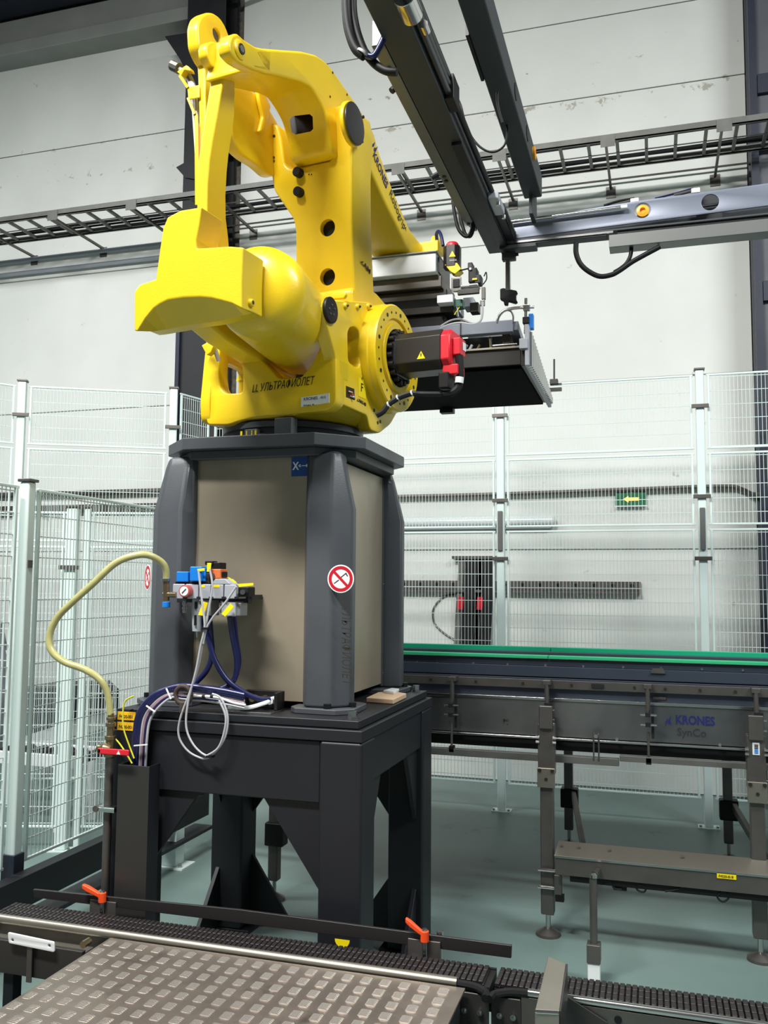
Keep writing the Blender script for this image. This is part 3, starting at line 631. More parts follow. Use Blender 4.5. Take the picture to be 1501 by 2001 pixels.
# inlet elbow with blue knob
B(MB().cyl(P(325, 1131), P(325, 1174), .0125, 14), 'inlet_fitting', BRS, u, .001); B(MB().cyl(P(325, 1131), P(325, 1136), .0185, 14), 'hose_clamp', SSH, u)
B(MB().cyl(P(320, 1162), P(345, 1162), .011, 12), 'inlet_elbow', BRS, u); B(MB().cyl(P(325, 1176), P(325, 1187), .0155, 14), 'blue_knob', BLU, u, .002)
# hoses and cables (each thing of its own)
hp = [(325, 1133), (324, 1112), (314, 1097), (290, 1085), (262, 1086), (225, 1101), (180, 1142), (140, 1178), (112, 1207), (97, 1240), (100, 1270), (125, 1293), (165, 1308), (195, 1328), (210, 1355), (216, 1396)]
hy = [3.10, 3.09, 3.07, 3.03, 3.0, 2.98, 2.96, 2.95, 2.95, 2.95, 2.95, 2.96, 2.98, 3.0, 3.02, 3.03]
tag(B(MB().tube([at(a, b, Y=y) for (a, b), y in zip(hp, hy)], .0135, 12), 'air_hose', HOS, ang=80), 'thick yellowish braided air hose looping left in an S', 'hose')
def ctube(nm, m, r, pts, y, lab, cat='cable', grp=None):
    ys = y if isinstance(y, (list, tuple)) else [y]*len(pts)
    return tag(B(MB().tube([at(a, b, Y=q) for (a, b), q in zip(pts, ys)], r), nm, m, ang=80), lab, cat, grp)
ctube('blue_hose', NVH, .0115, [(393, 1203), (400, 1225), (408, 1250), (420, 1290), (445, 1330), (480, 1355), (510, 1367), (528, 1366)], [3.15, 3.15, 3.15, 3.15, 3.16, 3.18, 3.20, 3.22], 'dark blue hose sweeping from the air unit to the connector box', 'hose')
ctube('blue_hose', NVH, .0115, [(409, 1203), (412, 1240), (414, 1280), (404, 1310), (382, 1334), (360, 1350)], [3.15, 3.16, 3.17, 3.17, 3.16, 3.12], 'dark blue hose bending left behind the grey cables', 'hose')
ctube('blue_hose', NVH, .0115, [(449, 1205), (455, 1245), (463, 1290), (459, 1325), (440, 1343), (410, 1348), (380, 1345), (350, 1343)], [3.15, 3.17, 3.18, 3.18, 3.17, 3.15, 3.12, 3.11], 'dark blue hose curving down from the right end of the air unit', 'hose')
ctube('blue_hose', NVH, .0085, [(458, 1205), (462, 1245), (468, 1290), (463, 1318)], 3.215, 'thin dark blue hose hanging furthest right below the air unit', 'hose')
G = 'grey signal cables of the air unit'
ctube('grey_cable', CBL, .0042, [(410, 1112), (415, 1145), (409, 1185), (402, 1225), (396, 1255), (388, 1300), (372, 1350), (352, 1405), (350, 1440), (368, 1468), (395, 1482), (410, 1480)], 3.06, 'grey cable from the orange valve looping before the stand beam', 'cable', G)
ctube('grey_cable', CBL, .0042, [(388, 1115), (392, 1150), (396, 1185), (400, 1225), (392, 1262), (383, 1310), (368, 1370), (364, 1420), (378, 1455), (402, 1476), (420, 1470), (440, 1440), (445, 1400), (432, 1365), (415, 1356)], 3.05, 'grey cable from the blue valve ending in the wide loop', 'cable', G)
ctube('grey_cable', CBL, .0042, [(462, 1146), (440, 1178), (415, 1208), (403, 1230), (397, 1258)], 3.055, 'grey cable crossing from the pressure switch to the cable tie', 'cable', G)
ctube('grey_cable', CBL, .0042, [(402, 1478), (425, 1463), (437, 1435), (441, 1400), (428, 1368)], 3.045, 'grey cable forming the right side of the loop', 'cable', G)
for a, b in ((402, 1228), (410, 1478)): c = P(a, b, 3.05); tag(B(MB().bx(c.x-.013, c.x+.013, 3.04, 3.065, c.z-.004, c.z+.004), 'cable_tie', BLK), 'black cable tie on the grey cables, '+('below the air unit' if b < 1300 else 'at the bottom of the loop'), 'cable tie')
# cable bundle into the channel
bp_ = [(478, 1370), (440, 1362), (400, 1356), (355, 1352), (325, 1357), (300, 1376), (283, 1402), (277, 1440), (274, 1500)]
for k, (m, dx, dy, r, l) in enumerate(((NVH, -12, -4, .013, 'thick dark blue cable at the outside of the bent bundle'), (NVH, -6, -2, .010, 'dark blue cable second from the outside of the bundle'), (CBL, -1, 0, .005, 'light grey cable in the middle of the bent bundle'), (PNK, 3, 2, .006, 'pinkish cable inside the bent bundle'), (NVH, 6, 4, .006, 'thin dark cable inside the bent bundle'), (CBL, 10, 6, .005, 'light grey cable at the inside of the bent bundle'))):
    ctube('bundled_cable', m, r, [(a+dx, b+dy) if i > 3 else (a, b+dy*1.6+dx*.4) for i, (a, b) in enumerate(bp_)], [3.12, 3.11, 3.10, 3.08, 3.06, 3.05, 3.05, 3.05, 3.07], l, 'cable', 'cables bent into the channel')
for k, (a, b, c_, d_, l) in enumerate(((325, 1345, 334, 1366, 'white cable tie across the top of the bundle'), (286, 1379, 303, 1391, 'white cable tie on the bend of the bundle'), (262, 1457, 288, 1455, 'white cable tie above the cable channel'))):
    tag(B(MB().beam(P(a, b, 3.03), P(c_, d_, 3.03), .004, .006, (0, 1, 0)), 'cable_tie', WHI), l, 'cable tie')
ctube('white_cable', WHI, .005, [(480, 1378), (455, 1373), (430, 1364), (408, 1361), (380, 1360), (350, 1360)], 3.085, 'white taped cable lying on the stand front edge')
for x in (398, 414): c = P(x, 1361, 3.083); tag(B(MB().cyl((c.x-.006, 3.084, c.z), (c.x+.006, 3.084, c.z), .0062, 10), 'tape_band', BLK), 'black tape band on the white cable, '+('left' if x < 400 else 'right')+' one', 'tape')
ctube('earth_wire', WIR, .0032, [(262, 1360), (245, 1370), (240, 1395), (242, 1425), (252, 1455), (262, 1482)], 3.045, 'yellow-green earth wire hanging from the post foot', 'wire')
ctube('earth_wire', WIR, .0032, [(222, 1440), (235, 1455), (250, 1478), (258, 1492)], 3.04, 'short yellow-green wire passing behind the red lever', 'wire')
c = P(358, 1358, 3.07)
t = thing('lifting_eye', (c.x, 3.11, TZ), 'rusty lifting eye bolted to the front edge of the stand', 'lifting eye')
B(MB().tube([(c.x+.033*cos(a), 3.07, c.z+.033*sin(a)) for a in [i*2*pi/16 for i in range(17)]], .0095, 10, 2), 'ring', RUS, t, ang=70); B(MB().cyl((c.x, 3.07, c.z-.065), (c.x, 3.07, c.z-.028), .014, 12), 'shank', RUS, t)
# riser pipe, ball valve, channel
t = thing('air_riser_pipe', (-2.095, 3.04, 0), 'vertical steel air pipe along the front left leg of the stand', 'pipe')
a = at(217, 1398, Y=3.03); xr = a.x
B(MB().cyl((xr, 3.03, .03), (xr, 3.03, .985), .016, 14), 'pipe', STG, t); B(MB().cyl((xr, 3.03, 0.0), (xr, 3.03, .03), .03, 14), 'floor_flange', STG, t)
for z0, z1, r in ((.985, 1.01, .022), (1.01, 1.05, .016), (1.05, 1.065, .021), (1.065, 1.10, .014), (1.10, 1.115, .02), (1.125, 1.135, .0175)): B(MB().cyl((xr, 3.03, z0), (xr, 3.03, z1), r, 14), 'fitting', BRS, t, .001)
B(MB().cyl((xr, 3.03, 1.10), (xr, 3.03, 1.15), .012, 12), 'hose_tail', BRS, t)
c = at(215, 1462, Y=3.02)
v = thing('ball_valve', (xr, 3.02, c.z-.02), 'nickel ball valve with a flat red lever on the riser pipe', 'valve')
B(MB().lathe((xr-.035, 3.0, c.z), (1, 0, 0), [(0, .012), (.008, .018), (.02, .018), (.035, .024), (.05, .018), (.06, .012)], 12), 'body', BRS, v); B(MB().cyl((xr, 3.0, c.z), (xr, 2.955, c.z), .008, 10), 'stem', BRS, v)
B(MB().bx(xr-.005, xr+.13, 2.955, 2.965, c.z-.011, c.z+.011), 'lever', RED, v, .004); flat('lever_mark', YP(2.954), [(xr+.08, c.z-.007), (xr+.096, c.z-.007), (xr+.088, c.z+.007)], WHI, v, .001, px=False)
c = at(225, 1583, Y=3.0)
v = thing('pipe_clamp', (xr+.02, 3.03, c.z-.03), 'steel pipe clamp on the riser half way up the leg', 'clamp')
B(MB().beam((xr-.035, 3.0, c.z), (xr+.05, 3.0, c.z), .012, .012), 'bar', SSH, v, .002); B(MB().cyl((xr-.03, 3.03, c.z), (xr-.03, 2.99, c.z), .012, 10), 'nut', STG, v); B(MB().cyl((xr+.075, 3.075, c.z+.012), (xr+.075, 3.045, c.z+.012), .035, 18), 'disc', STG, v, .002); B(MB().bx(xr-.03, xr+.05, 2.995, 3.03, c.z-.01, c.z+.01), 'strap', SSH, v)
t = thing('cable_channel', (-1.88, 3.05, 0), 'open dark steel cable channel standing against the front leg', 'channel')
B(MB().bx(-1.965, -1.83, 3.0, 3.004, .02, .965), 'front_face', GDK, t, .001); B(MB().bx(-1.834, -1.83, 3.004, 3.078, .02, .965), 'side_face', STD, t); B(MB().bx(-1.965, -1.961, 3.004, 3.078, .02, .965), 'side_face', STD, t)
B(MB().bx(-1.965, -1.80, 3.0, 3.078, .0, .02), 'foot', STD, t)
# ================================================================ the yellow robot
RC = Vector((-1.55, 3.63, 0)); RA = radians(8)
Lu = Vector((cos(RA), -sin(RA), 0)); Lv = Vector((sin(RA), cos(RA), 0)); Zz = Vector((0, 0, 1))
W = lambda u, v, w: RC + Lu*u + Lv*v + Zz*w
UF = lambda u: Fr(RC+Lu*u, Lv, Zz)       # plane across the robot, facing its right side
VF = lambda v: Fr(RC+Lv*v, Lu, Zz)       # plane facing the robot's rear (the camera side)
rb = thing('palletizing_robot', (RC.x, RC.y, 2.25), 'large yellow four-axis palletizing robot standing on the steel pedestal', 'robot', rz=-RA)
bpy.context.view_layer.update()
# ring and turret
B(MB().lathe(W(.02, 0, 2.25), Zz, [(0, .33), (.02, .33), (.021, .29), (.05, .29), (.051, .31), (.075, .31)], 40), 'base_ring', DGR, rb, ang=30)
B(MB().lathe(W(.02, 0, 2.325), Zz, [(0, .27), (.03, .27)], 40), 'bearing', BLK, rb)
for (u0, u1, v) in ((.13, .21, -.34), (-.02, .04, -.33)):
    B(MB().prism([W(u0, v, 2.25), W(u1, v, 2.25), W(u1, v+.05, 2.25), W(u0, v+.05, 2.25)], (0, 0, .075 if u0 > 0 else .04)), 'base_lug', DGR, rb, .003)
for u_ in (-.04, -.015, .01, .03): B(MB().prism([W(u_, -.33, 2.262), W(u_+.008, -.33, 2.262), W(u_+.008, -.325, 2.262), W(u_, -.325, 2.262)], (0, 0, .022)), 'yellow_stop', YE2, rb)
foot = [(-.20, -.30), (.20, -.30), (.30, -.10), (.34, .02), (.34, .16), (.1, .3), (-.2, .3)]
B(MB().prism([W(a, b, 2.34) for a, b in foot], (0, 0, .07)), 'turret_floor', YEL, rb, .006)
B(MB().loft([[W(a, b, z) for a, b in pl] for pl, z in (([(-.21, -.315), (.21, -.315), (.335, -.08), (.335, .2), (-.21, .2)], 2.335), ([(-.21, -.315), (.33, -.315), (.395, -.30), (.395, .2), (-.21, .2)], 2.385))]), 'turret_skirt', YEL, rb, .004)
VR = VF(-.32)
rear = [(405, 830), (394, 770), (399, 735), (408, 700), (413, 655), (425, 630), (462, 630), (484, 675), (512, 705), (546, 740), (590, 737), (612, 706), (629, 671), (624, 640), (619, 605), (622, 588), (641, 586), (643, 640), (657, 698), (657, 786), (642, 801), (582, 808), (555, 812), (520, 813), (490, 817), (466, 823), (446, 830)]
hole = [(431, 668), (428, 700), (427, 735), (431, 760), (441, 769), (474, 768), (475, 735), (473, 712), (464, 685), (455, 655), (440, 650)]
plate('turret_rear_wall', VR, [rear, hole], -.07, 0, YEL, rb, .006, .018)
US = UF(.40)
side = [(626, 600), (632, 588), (650, 586), (722, 590), (748, 608), (775, 640), (790, 680), (792, 740), (780, 800), (764, 829), (742, 847), (724, 840), (718, 812), (657, 785), (657, 698), (640, 640)]
slot = [(681, 645), (688, 637), (698, 640), (704, 655), (705, 720), (694, 716), (681, 706)]
slot = [(680, 650), (684, 640), (694, 638), (702, 646), (704, 660), (704, 716), (696, 718), (681, 706)]
plate('turret_side_wall', US, [side, slot], -.06, 0, YEL, rb, .007, .02)
lp = [(-.32, 2.335), (-.33, 2.42), (-.31, 2.60), (-.29, 2.76), (-.1, 2.84), (.15, 2.84), (.35, 2.7), (.40, 2.45), (.35, 2.335)]
plate('turret_left_wall', UF(-.20), [lp, [(-.24, 2.45), (-.05, 2.45), (-.05, 2.62), (-.22, 2.62)]], -.05, .0, YEL, rb, .006, .03, px=False)
# raised pad above the right ear, covers and bosses
plate('bearing_cover', UF(.41), [('c', 647, 606, .052)], -.01, .004, BLK, rb, .002)
for p in ((647, 596), (642, 603), (652, 604), (644, 613), (650, 615)):
    a, b = UF(.41).hit(*p); B(MB().cyl(UF(.41).pt(a, b, .004), UF(.41).pt(a, b, .007), .004, 8), 'cover_screw', STG, rb)
for p in ((674, 598), (698, 600), (719, 599), (709, 650)):
    a, b = US.hit(*p); B(MB().lathe(US.pt(a, b, -.005), Lu, [(0, .015), (.012, .013), (.016, .010)], 14), 'lifting_boss', YEL, rb); B(MB().cyl(US.pt(a, b, .0), US.pt(a, b, .0165), .005, 8), 'boss_hole', BSM, rb)
pf = [(620, 573), (672, 568), (676, 575), (672, 582), (640, 584), (622, 584)]
plate('cable_lug', VF(-.26), [pf], -.02, 0, YEL, rb, .003, .006)
# J2 flange and motor
FC = (0.13, 2.65)
fl_ = UF(.40)
B(MB().lathe(W(.34, FC[0], FC[1]), Lu, [(0, .24), (.09, .24), (.105, .232)], 56), 'axis_drum', YEL, rb, ang=28)
B(MB().lathe(W(.44, FC[0], FC[1]), Lu, [(0, .236), (.022, .236), (.028, .23), (.028, .175), (.018, .172), (.018, .155), (.03, .15), (.03, .128), (.012, .125), (.012, .05), (.03, .045), (.03, .001)], 56), 'axis_flange', YEL, rb, ang=28)
for i in range(26):
    a = i*2*pi/26; r = .2
    big = i % 3 == 0
    c = (FC[0]+r*cos(a), FC[1]+r*sin(a)); B(MB().cyl(W(.466, *c), W(.4695, *c), .0095 if big else .0055, 8), 'flange_hole', BSM, rb)
for i in range(18):
    a = i*2*pi/18+.1; c = (FC[0]+.112*cos(a), FC[1]+.112*sin(a)); B(MB().cyl(W(.455, *c), W(.492, *c), .0125, 12), 'socket_bolt', BLK, rb, .002)
mu = .0
MC = (FC[0]-.0, FC[1]+.005)
def octr(u, s): return [W(u, MC[0]+a*s, MC[1]+b*s) for a, b in ((-.055, -.09), (.055, -.09), (.09, -.055), (.09, .055), (.055, .09), (-.055, .09), (-.09, .055), (-.09, -.055))]
mt = B(MB().loft([octr(.46, 1.05), octr(.49, 1.05), octr(.491, .97), octr(.70, .97)]), 'axis_motor', BLM, rb, .004); mt['label'] = 'black octagonal motor with a red end cap'
B(MB().lathe(W(.452, *MC), Lu, [(0, .10), (.03, .10)], 24), 'motor_mount', BLK, rb)
B(MB().loft([octr(.70, .92), octr(.735, .92), octr(.742, .86)]), 'motor_cap', RED, rb, .004)
B(MB().prism([W(.742, MC[0]-.05, MC[1]-.03), W(.742, MC[0]+.02, MC[1]-.03), W(.742, MC[0]+.02, MC[1]+.045), W(.742, MC[0]-.05, MC[1]+.045)], Lu*.035), 'plug_socket', RED, rb, .006)
B(MB().prism([W(.70, MC[0]-.06, MC[1]-.115), W(.70, MC[0]+.03, MC[1]-.115), W(.70, MC[0]+.03, MC[1]-.07), W(.70, MC[0]-.06, MC[1]-.07)], Lu*.07), 'plug_socket', RED, rb, .006)
B(MB().prism([W(.778, MC[0]-.02, MC[1]-.005), W(.778, MC[0]+.015, MC[1]-.005), W(.778, MC[0]+.015, MC[1]+.03), W(.778, MC[0]-.02, MC[1]+.03)], Lu*.002), 'cap_label', WHI, rb)
B(MB().tube([W(.765, MC[0]-.03, MC[1]-.03), W(.77, MC[0]-.03, MC[1]-.10), W(.765, MC[0]-.03, MC[1]-.16), W(.74, MC[0]-.04, MC[1]-.19), W(.69, MC[0]-.05, MC[1]-.195)], .017), 'plug_elbow', BLK, rb)
B(MB().cyl(W(.77, MC[0]-.035, MC[1]-.125), W(.767, MC[0]-.035, MC[1]-.15), .0185, 12), 'cable_label', WHI, rb)
B(MB().prism([W(.69, MC[0]-.08, MC[1]-.175), W(.735, MC[0]-.08, MC[1]-.175), W(.735, MC[0]-.0, MC[1]-.175), W(.69, MC[0]-.0, MC[1]-.175)], (0, 0, .07)), 'junction_plug', BLK, rb, .006)
mf = VF(MC[0]-.0875)
a, b = mf.hit(823, 694); plate('warning_triangle', mf, [[(a-.019, b-.016), (a+.019, b-.016), (a, b+.018)]], 0, .0015, YE2, rb, 0, px=False)
flat('warning_mark', mf, [(a-.0015, b-.006), (a+.0015, b-.006), (a+.0025, b+.007), (a-.0025, b+.007)], BLK, rb, .0008, px=False, d0=.0015)
cpts = [(820, 770), (805, 769), (785, 775), (770, 783), (758, 792), (748, 805), (736, 812)]
B(MB().tube([W(.70, MC[0]-.05, MC[1]-.195)]+[RC+(VF(-.02-.012*i).pt(*VF(-.02-.012*i).hit(*p))-RC) for i, p in enumerate(cpts)], .0125), 'motor_cable', BLK, rb)
for p, i in (((806, 769), 1), ((812, 770), 0), ((778, 778), 2.5), ((760, 791), 4)):
    c = VF(-.02-.012*i).pt(*VF(-.02-.012*i).hit(*p)); B(MB().lathe(c-Lu*.003, Lu*.9+Zz*.35, [(0, .0135), (.006, .0135)], 10), 'cable_tie', WHI, rb)
# plates and openings on the base
a, b = VR.hit(589, 795); c, d_ = VR.hit(644, 769)
flat('name_plate', VR, [(589, 777), (644, 768.5), (644, 787), (589, 795.5)], WHI, rb, .002, d0=.001)
text('KRONES', VR, a+.012, VR.hit(595, 782)[1]-.002, .017, INB, rb, off=.0035); text('Robogrip  4A', VR, a+.012, VR.hit(595, 782)[1]-.025, .009, INS, rb, off=.0035); text('0215', VR, a+.09, VR.hit(595, 782)[1]+.0, .012, INS, rb, off=.0035)
a, b = VR.hit(492, 768)
k1 = VR.hit(615, 742); text('LL УЛЬТРАФИОЛЕТ', VR, a, b+.002, .046, INK, rb, name='marker_writing', rot=math.atan2(k1[1]-b-.02, k1[0]-a), shear=.3, fit=k1[0]-a, off=.0012)
flat('rating_label', US, [(664, 704), (680, 712), (679, 744), (664, 738)], mat('label_olive', (214, 184, 20), .5), rb, .0008, d0=.0005)
flat('rating_label', US, [(701, 738), (715, 744), (714, 780), (700, 774)], mat('label_bright', (248, 222, 20), .5), rb, .0012, d0=.0005)
a, b = US.hit(704, 764); text('F', US, a, b, .05, INS, rb, off=.002, bold=.001); text('4', US, a+.005, b+.045, .025, INS, rb, off=.002)
a, b = US.hit(697, 779); text('∠AM140', US, a, b-.008, .02, INK, rb, rot=-.10, off=.0012, wx=1.2, bold=.0008)
flat('cable_opening', US, [(676, 754), (692, 760), (693, 782), (676, 776)], BSM, rb, .001, d0=.0003)
for i in range(4): a, b = US.hit(683+i*1.5, 766+i*4); B(MB().cyl(US.pt(a-.01, b, 0), US.pt(a+.004, b-.004, .012), .004, 8), 'hose_stub', (BRS, RED, WHI, BSM)[i], rb)
for p in ((731, 802), (738, 826), (743, 824)): a, b = US.hit(*p); B(MB().cyl(US.pt(a, b, 0), US.pt(a, b, .002), .008, 8), 'cable_hole', BSM, rb)
# second motor seen through the turret opening
B(MB().prism([W(-.15, -.05, 2.42), W(.05, -.05, 2.42), W(.05, -.05, 2.60), W(-.15, -.05, 2.60)], Lv*.2), 'inner_motor', BLM, rb, .01)
a, b = VF(-.051).hit(468, 737); plate('warning_triangle', VF(-.051), [[(a-.018, b-.016), (a+.018, b-.016), (a, b+.018)]], 0, .002, YE2, rb, 0, px=False)
# balancer cylinder
cp0 = VF(-.80).pt(*VF(-.80).hit(497, 560)); cp1 = VF(-.10).pt(*VF(-.10).hit(590, 655)); ax = (cp1-cp0)
L = ax.length
B(MB().lathe(cp0, ax, [(0, .001), (.002, .06), (.012, .105), (.035, .145), (.065, .166), (.10, .172), (.14, .173), (L, .173)], 56), 'balancer_cylinder', YEL, rb, ang=60)
n_ = VF(-.42).pt(*VF(-.42).hit(562, 650)); B(MB().cyl(n_, n_+Vector((-.01, -.05, -.03)), .016, 14, .010), 'lubrication_nub', YEL, rb)
# lower arm
LA = Fr(W(0, -.06, 2.65), Lu, Lv*-.12+Zz)
arm = [(585, 640), (578, 590), (577, 450), (573, 428), (535, 372), (529, 335), (524, 290), (520, 258), (522, 245), (532, 240), (542, 243), (549, 268), (557, 322), (568, 330), (648, 313), (647, 280), (646, 228), (650, 210), (662, 205), (684, 202), (690, 240), (686, 330), (687, 430), (690, 500), (693, 570), (693, 640)]
h1 = ('c', 640, 445, .037); h2 = ('c', 640, 541, .037)
plate('lower_arm', LA, [arm], -.20, 0, YEL, rb, .012, .02, cuts=[MB().cyl(LA.pt(*LA.hit(640, 445), .05), LA.pt(*LA.hit(640, 445), -.12), .037, 28), MB().cyl(LA.pt(*LA.hit(640, 541), .05), LA.pt(*LA.hit(640, 541), -.12), .037, 28)])
for q in ((640, 445), (640, 541)):
    c = LA.hit(*q); B(MB().cyl(LA.pt(*c, -.03), LA.pt(*c, -.119), .0368, 24), 'inner_cover', BLK, rb)
for q in ((586, 339), (587, 377)):
    c = LA.hit(*q); B(MB().lathe(LA.pt(*c, -.002), LA.n, [(0, .021), (.03, .021), (.034, .017)], 20), 'rubber_bumper', RUB, rb)
for q in ((523, 256), (536, 266), (535, 308), (535, 315), (649, 233), (604, 341), (609, 341)):
    c = LA.hit(*q); B(MB().cyl(LA.pt(*c, 0), LA.pt(*c, .003), .006 if q[0] < 600 or q[0] > 640 else .003, 8), 'screw', BSM, rb)
c = LA.hit(653, 278); B(MB().lathe(LA.pt(*c, -.002), LA.n, [(0, .013), (.01, .013), (.012, .010)], 14), 'boss', YEL, rb); B(MB().cyl(LA.pt(*c, .01), LA.pt(*c, .0125), .005, 8), 'boss_hole', BSM, rb)
a, b = XP(0).hit(0, 0)
sf = Fr(LA.pt(LA.hit(690, 500)[0], 0, -.05), -LA.n, LA.y)
a, b = sf.hit(703, 512); text('∠AM', sf, a, b, .03, INK, rb, rot=-.35, off=.004, wx=1.6, bold=.001)
# elbow axis cover
ef = UF(.405)
plate('elbow_hub', ef, [('c', 690, 242, .091)], -.02, 0, YEL, rb, .006)
plate('elbow_cover', UF(.412), [('c', 692, 242, .087)], 0, .006, BLM, rb, .002)
for p in ((682, 205), (708, 229), (706, 277)): a, b = ef.hit(*p); B(MB().cyl(ef.pt(a, b, -.002), ef.pt(a, b, .008), .007, 8), 'cover_screw', BLK, rb)
# lower arm shoulder (flares to the flange)
sh = [(688, 560), (735, 570), (760, 600), (775, 640), (770, 700), (720, 700), (690, 650)]
plate('arm_shoulder', UF(.36), [sh], -.2, 0, YEL, rb, .012, .03)
# upper arm, extruded across
UA = UF(.31)
top = [(500, 92), (550, 96), (590, 99), (618, 106), (636, 118), (650, 134), (672, 166), (697, 202), (724, 244), (732, 262), (741, 296), (768, 370), (800, 446), (822, 474), (838, 484), (852, 494), (850, 512), (822, 512), (806, 500), (792, 476), (770, 430), (750, 390), (728, 340), (710, 303), (690, 313), (664, 312), (650, 296), (644, 250), (634, 215), (622, 192), (608, 170), (590, 160), (550, 150), (520, 144), (492, 134)]
cutb = MB().prism([UA.pt(*UA.hit(*p), -.03) for p in ((592, 238), (622, 230), (630, 262), (600, 270))], Vector((0, 0, .0)))
# rectangular window in the underside: cut from below along the view of the face
hp0 = [(566, 234), (572, 227), (605, 223), (611, 228), (612, 252), (607, 257), (577, 263), (570, 258)]
ff = Fr(W(.2, -.12, 3.56), Lu, Lv*.45+Zz*-.9)
base_ = [ff.pt(*ff.hit(*p), 0) for p in hp0]
nn = Vector((ff.n)); nn = nn if nn.y > 0 else -nn
cutw = MB().prism([p-nn*.30 for p in base_], nn*.36)
wv, ww = UA.hit(636, 222)
cutw2 = MB().loft([[VF(wv-.16).pt(*VF(wv-.16).hit(*p)) for p in hp0], [VF(wv+.10).pt(*VF(wv+.10).hit(*p)) for p in hp0]])
ua = plate('upper_arm', UA, [top], -.21, 0, YEL, rb, .014, .02, cuts=[cutw2, MB().prism([UA.pt(*UA.hit(*p), -.035) for p in ((486, 90), (499, 95), (519, 131), (499, 128), (488, 118))], UA.n*.06)]) 
eyeo = [(447, 84), (453, 68), (464, 64), (478, 77), (500, 91), (530, 97), (530, 144), (500, 138), (478, 128), (462, 118), (450, 104)]
plate('link_fork', UA, [eyeo], -.05, 0, YEL, rb, .01, .012)
plate('link_fork', UF(.135), [[(403, 92), (407, 83), (416, 80), (426, 84), (432, 100), (430, 130), (421, 134), (411, 124), (404, 108)]], -.04, 0, YEL, rb, .008, .01)
eye = UA.hit(468, 97); B(MB().lathe(UA.pt(*eye, -.002), Lu, [(0, .034), (.006, .034), (.010, .028)], 24), 'pivot_boss', YEL, rb); B(MB().cyl(UA.pt(*eye, 0), UA.pt(*eye, .0115), .019, 16), 'pivot_pin', BSM, rb, .001); B(MB().cyl(UA.pt(*eye, 0), UA.pt(*eye, .0125), .012, 16), 'pin_head', SSH, rb)
rib = [(487, 76), (500, 88), (520, 132), (492, 130)]
if 0: plate('pocket_rim', UA, [[(478, 78), (500, 90), (523, 132), (517, 136), (494, 97), (474, 84)]], -.002, .012, YEL, rb, .005, .006)
B(MB().prism([p-nn*.02 for p in [ff.pt(*ff.hit(*q), 0) for q in hp0]], nn*-.004), 'opening_liner', BLK, rb) if 0 else None
q_ = [VF(wv+.098).pt(*VF(wv+.098).hit(*p)) for p in hp0]; B(MB().prism(q_, Lv*.004), 'opening_shade_plate', BLK, rb)  # black plate added inside the window, standing in for its deep shade
for p in ((650, 142), (645, 189), (678, 185)): a, b = UA.hit(*p); B(MB().cyl(UA.pt(a, b, 0), UA.pt(a, b, .002), .005, 8), 'screw_hole', BSM, rb)
# round hole in the forearm flank underside
c = VF(.45).pt(*VF(.45).hit(736, 418)); B(MB().lathe(c, Vector((-.1, -.9, -.3)), [(0, .032), (.004, .032)], 20), 'service_opening', BSM, rb)
# lettering on the forearm
a0, b0 = UA.hit(724, 282); a1, b1 = UA.hit(790, 446); ang_ = math.atan2(b1-b0, a1-a0)
a, b = UA.hit(727, 298); Lg = sqrt((a1-a)**2+(b1-b)**2)
k0, k1 = UA.hit(727, 297), UA.hit(756, 365); text('KRONES', UA, a+.004, b-.012, .062, INB, rb, rot=ang_, off=.002, fit=.93*sqrt((k1[0]-k0[0])**2+(k1[1]-k0[1])**2), bold=.0012)
a, b = UA.hit(757, 368); k0, k1 = UA.hit(757, 370), UA.hit(787, 436); text('Robogrip', UA, a+.016, b-.020, .064, INS, rb, rot=ang_, off=.002, fit=sqrt((k1[0]-k0[0])**2+(k1[1]-k0[1])**2)); k0 = UA.hit(788, 437); text('4A', UA, k0[0], k0[1]-.01, .03, INS, rb, rot=ang_, off=.002)
a, b = UA.hit(723, 278)
ca, sa = cos(ang_), sin(ang_)
for pts in ([(0, -.02), (.02, -.01), (.035, .02), (.03, .05), (.022, .02), (.006, 0)], [(.045, 0), (.06, .02), (.06, .06), (.052, .035), (.04, .02)]):
    flat('logo_mark', UA, [(a+(x*ca-y*sa)*1.0, b+(x*sa+y*ca)*1.0) for x, y in pts], INB, rb, .001, px=False, d0=.0005)
# wrist
B(MB().lathe(W(.24, 1.03, 3.36), Zz, [(0, .07), (.12, .075), (.16, .06), (.17, .03)], 24), 'wrist_hub', YEL, rb)
B(MB().lathe(W(.32, .93, 3.475), Lu, [(0, .05), (.02, .05), (.03, .03)], 20), 'wrist_hook', YEL, rb)
B(MB().prism([W(.26, .78, 3.38), W(.40, .78, 3.38), W(.40, .78, 3.44), W(.26, .78, 3.44)], Lv*.1), 'wrist_block', YEL, rb, .006)
B(MB().prism([W(.02, .78, 3.36), W(.10, .78, 3.36), W(.10, .78, 3.41), W(.02, .78, 3.41)], Lv*.1), 'wrist_block', YEL, rb, .006)
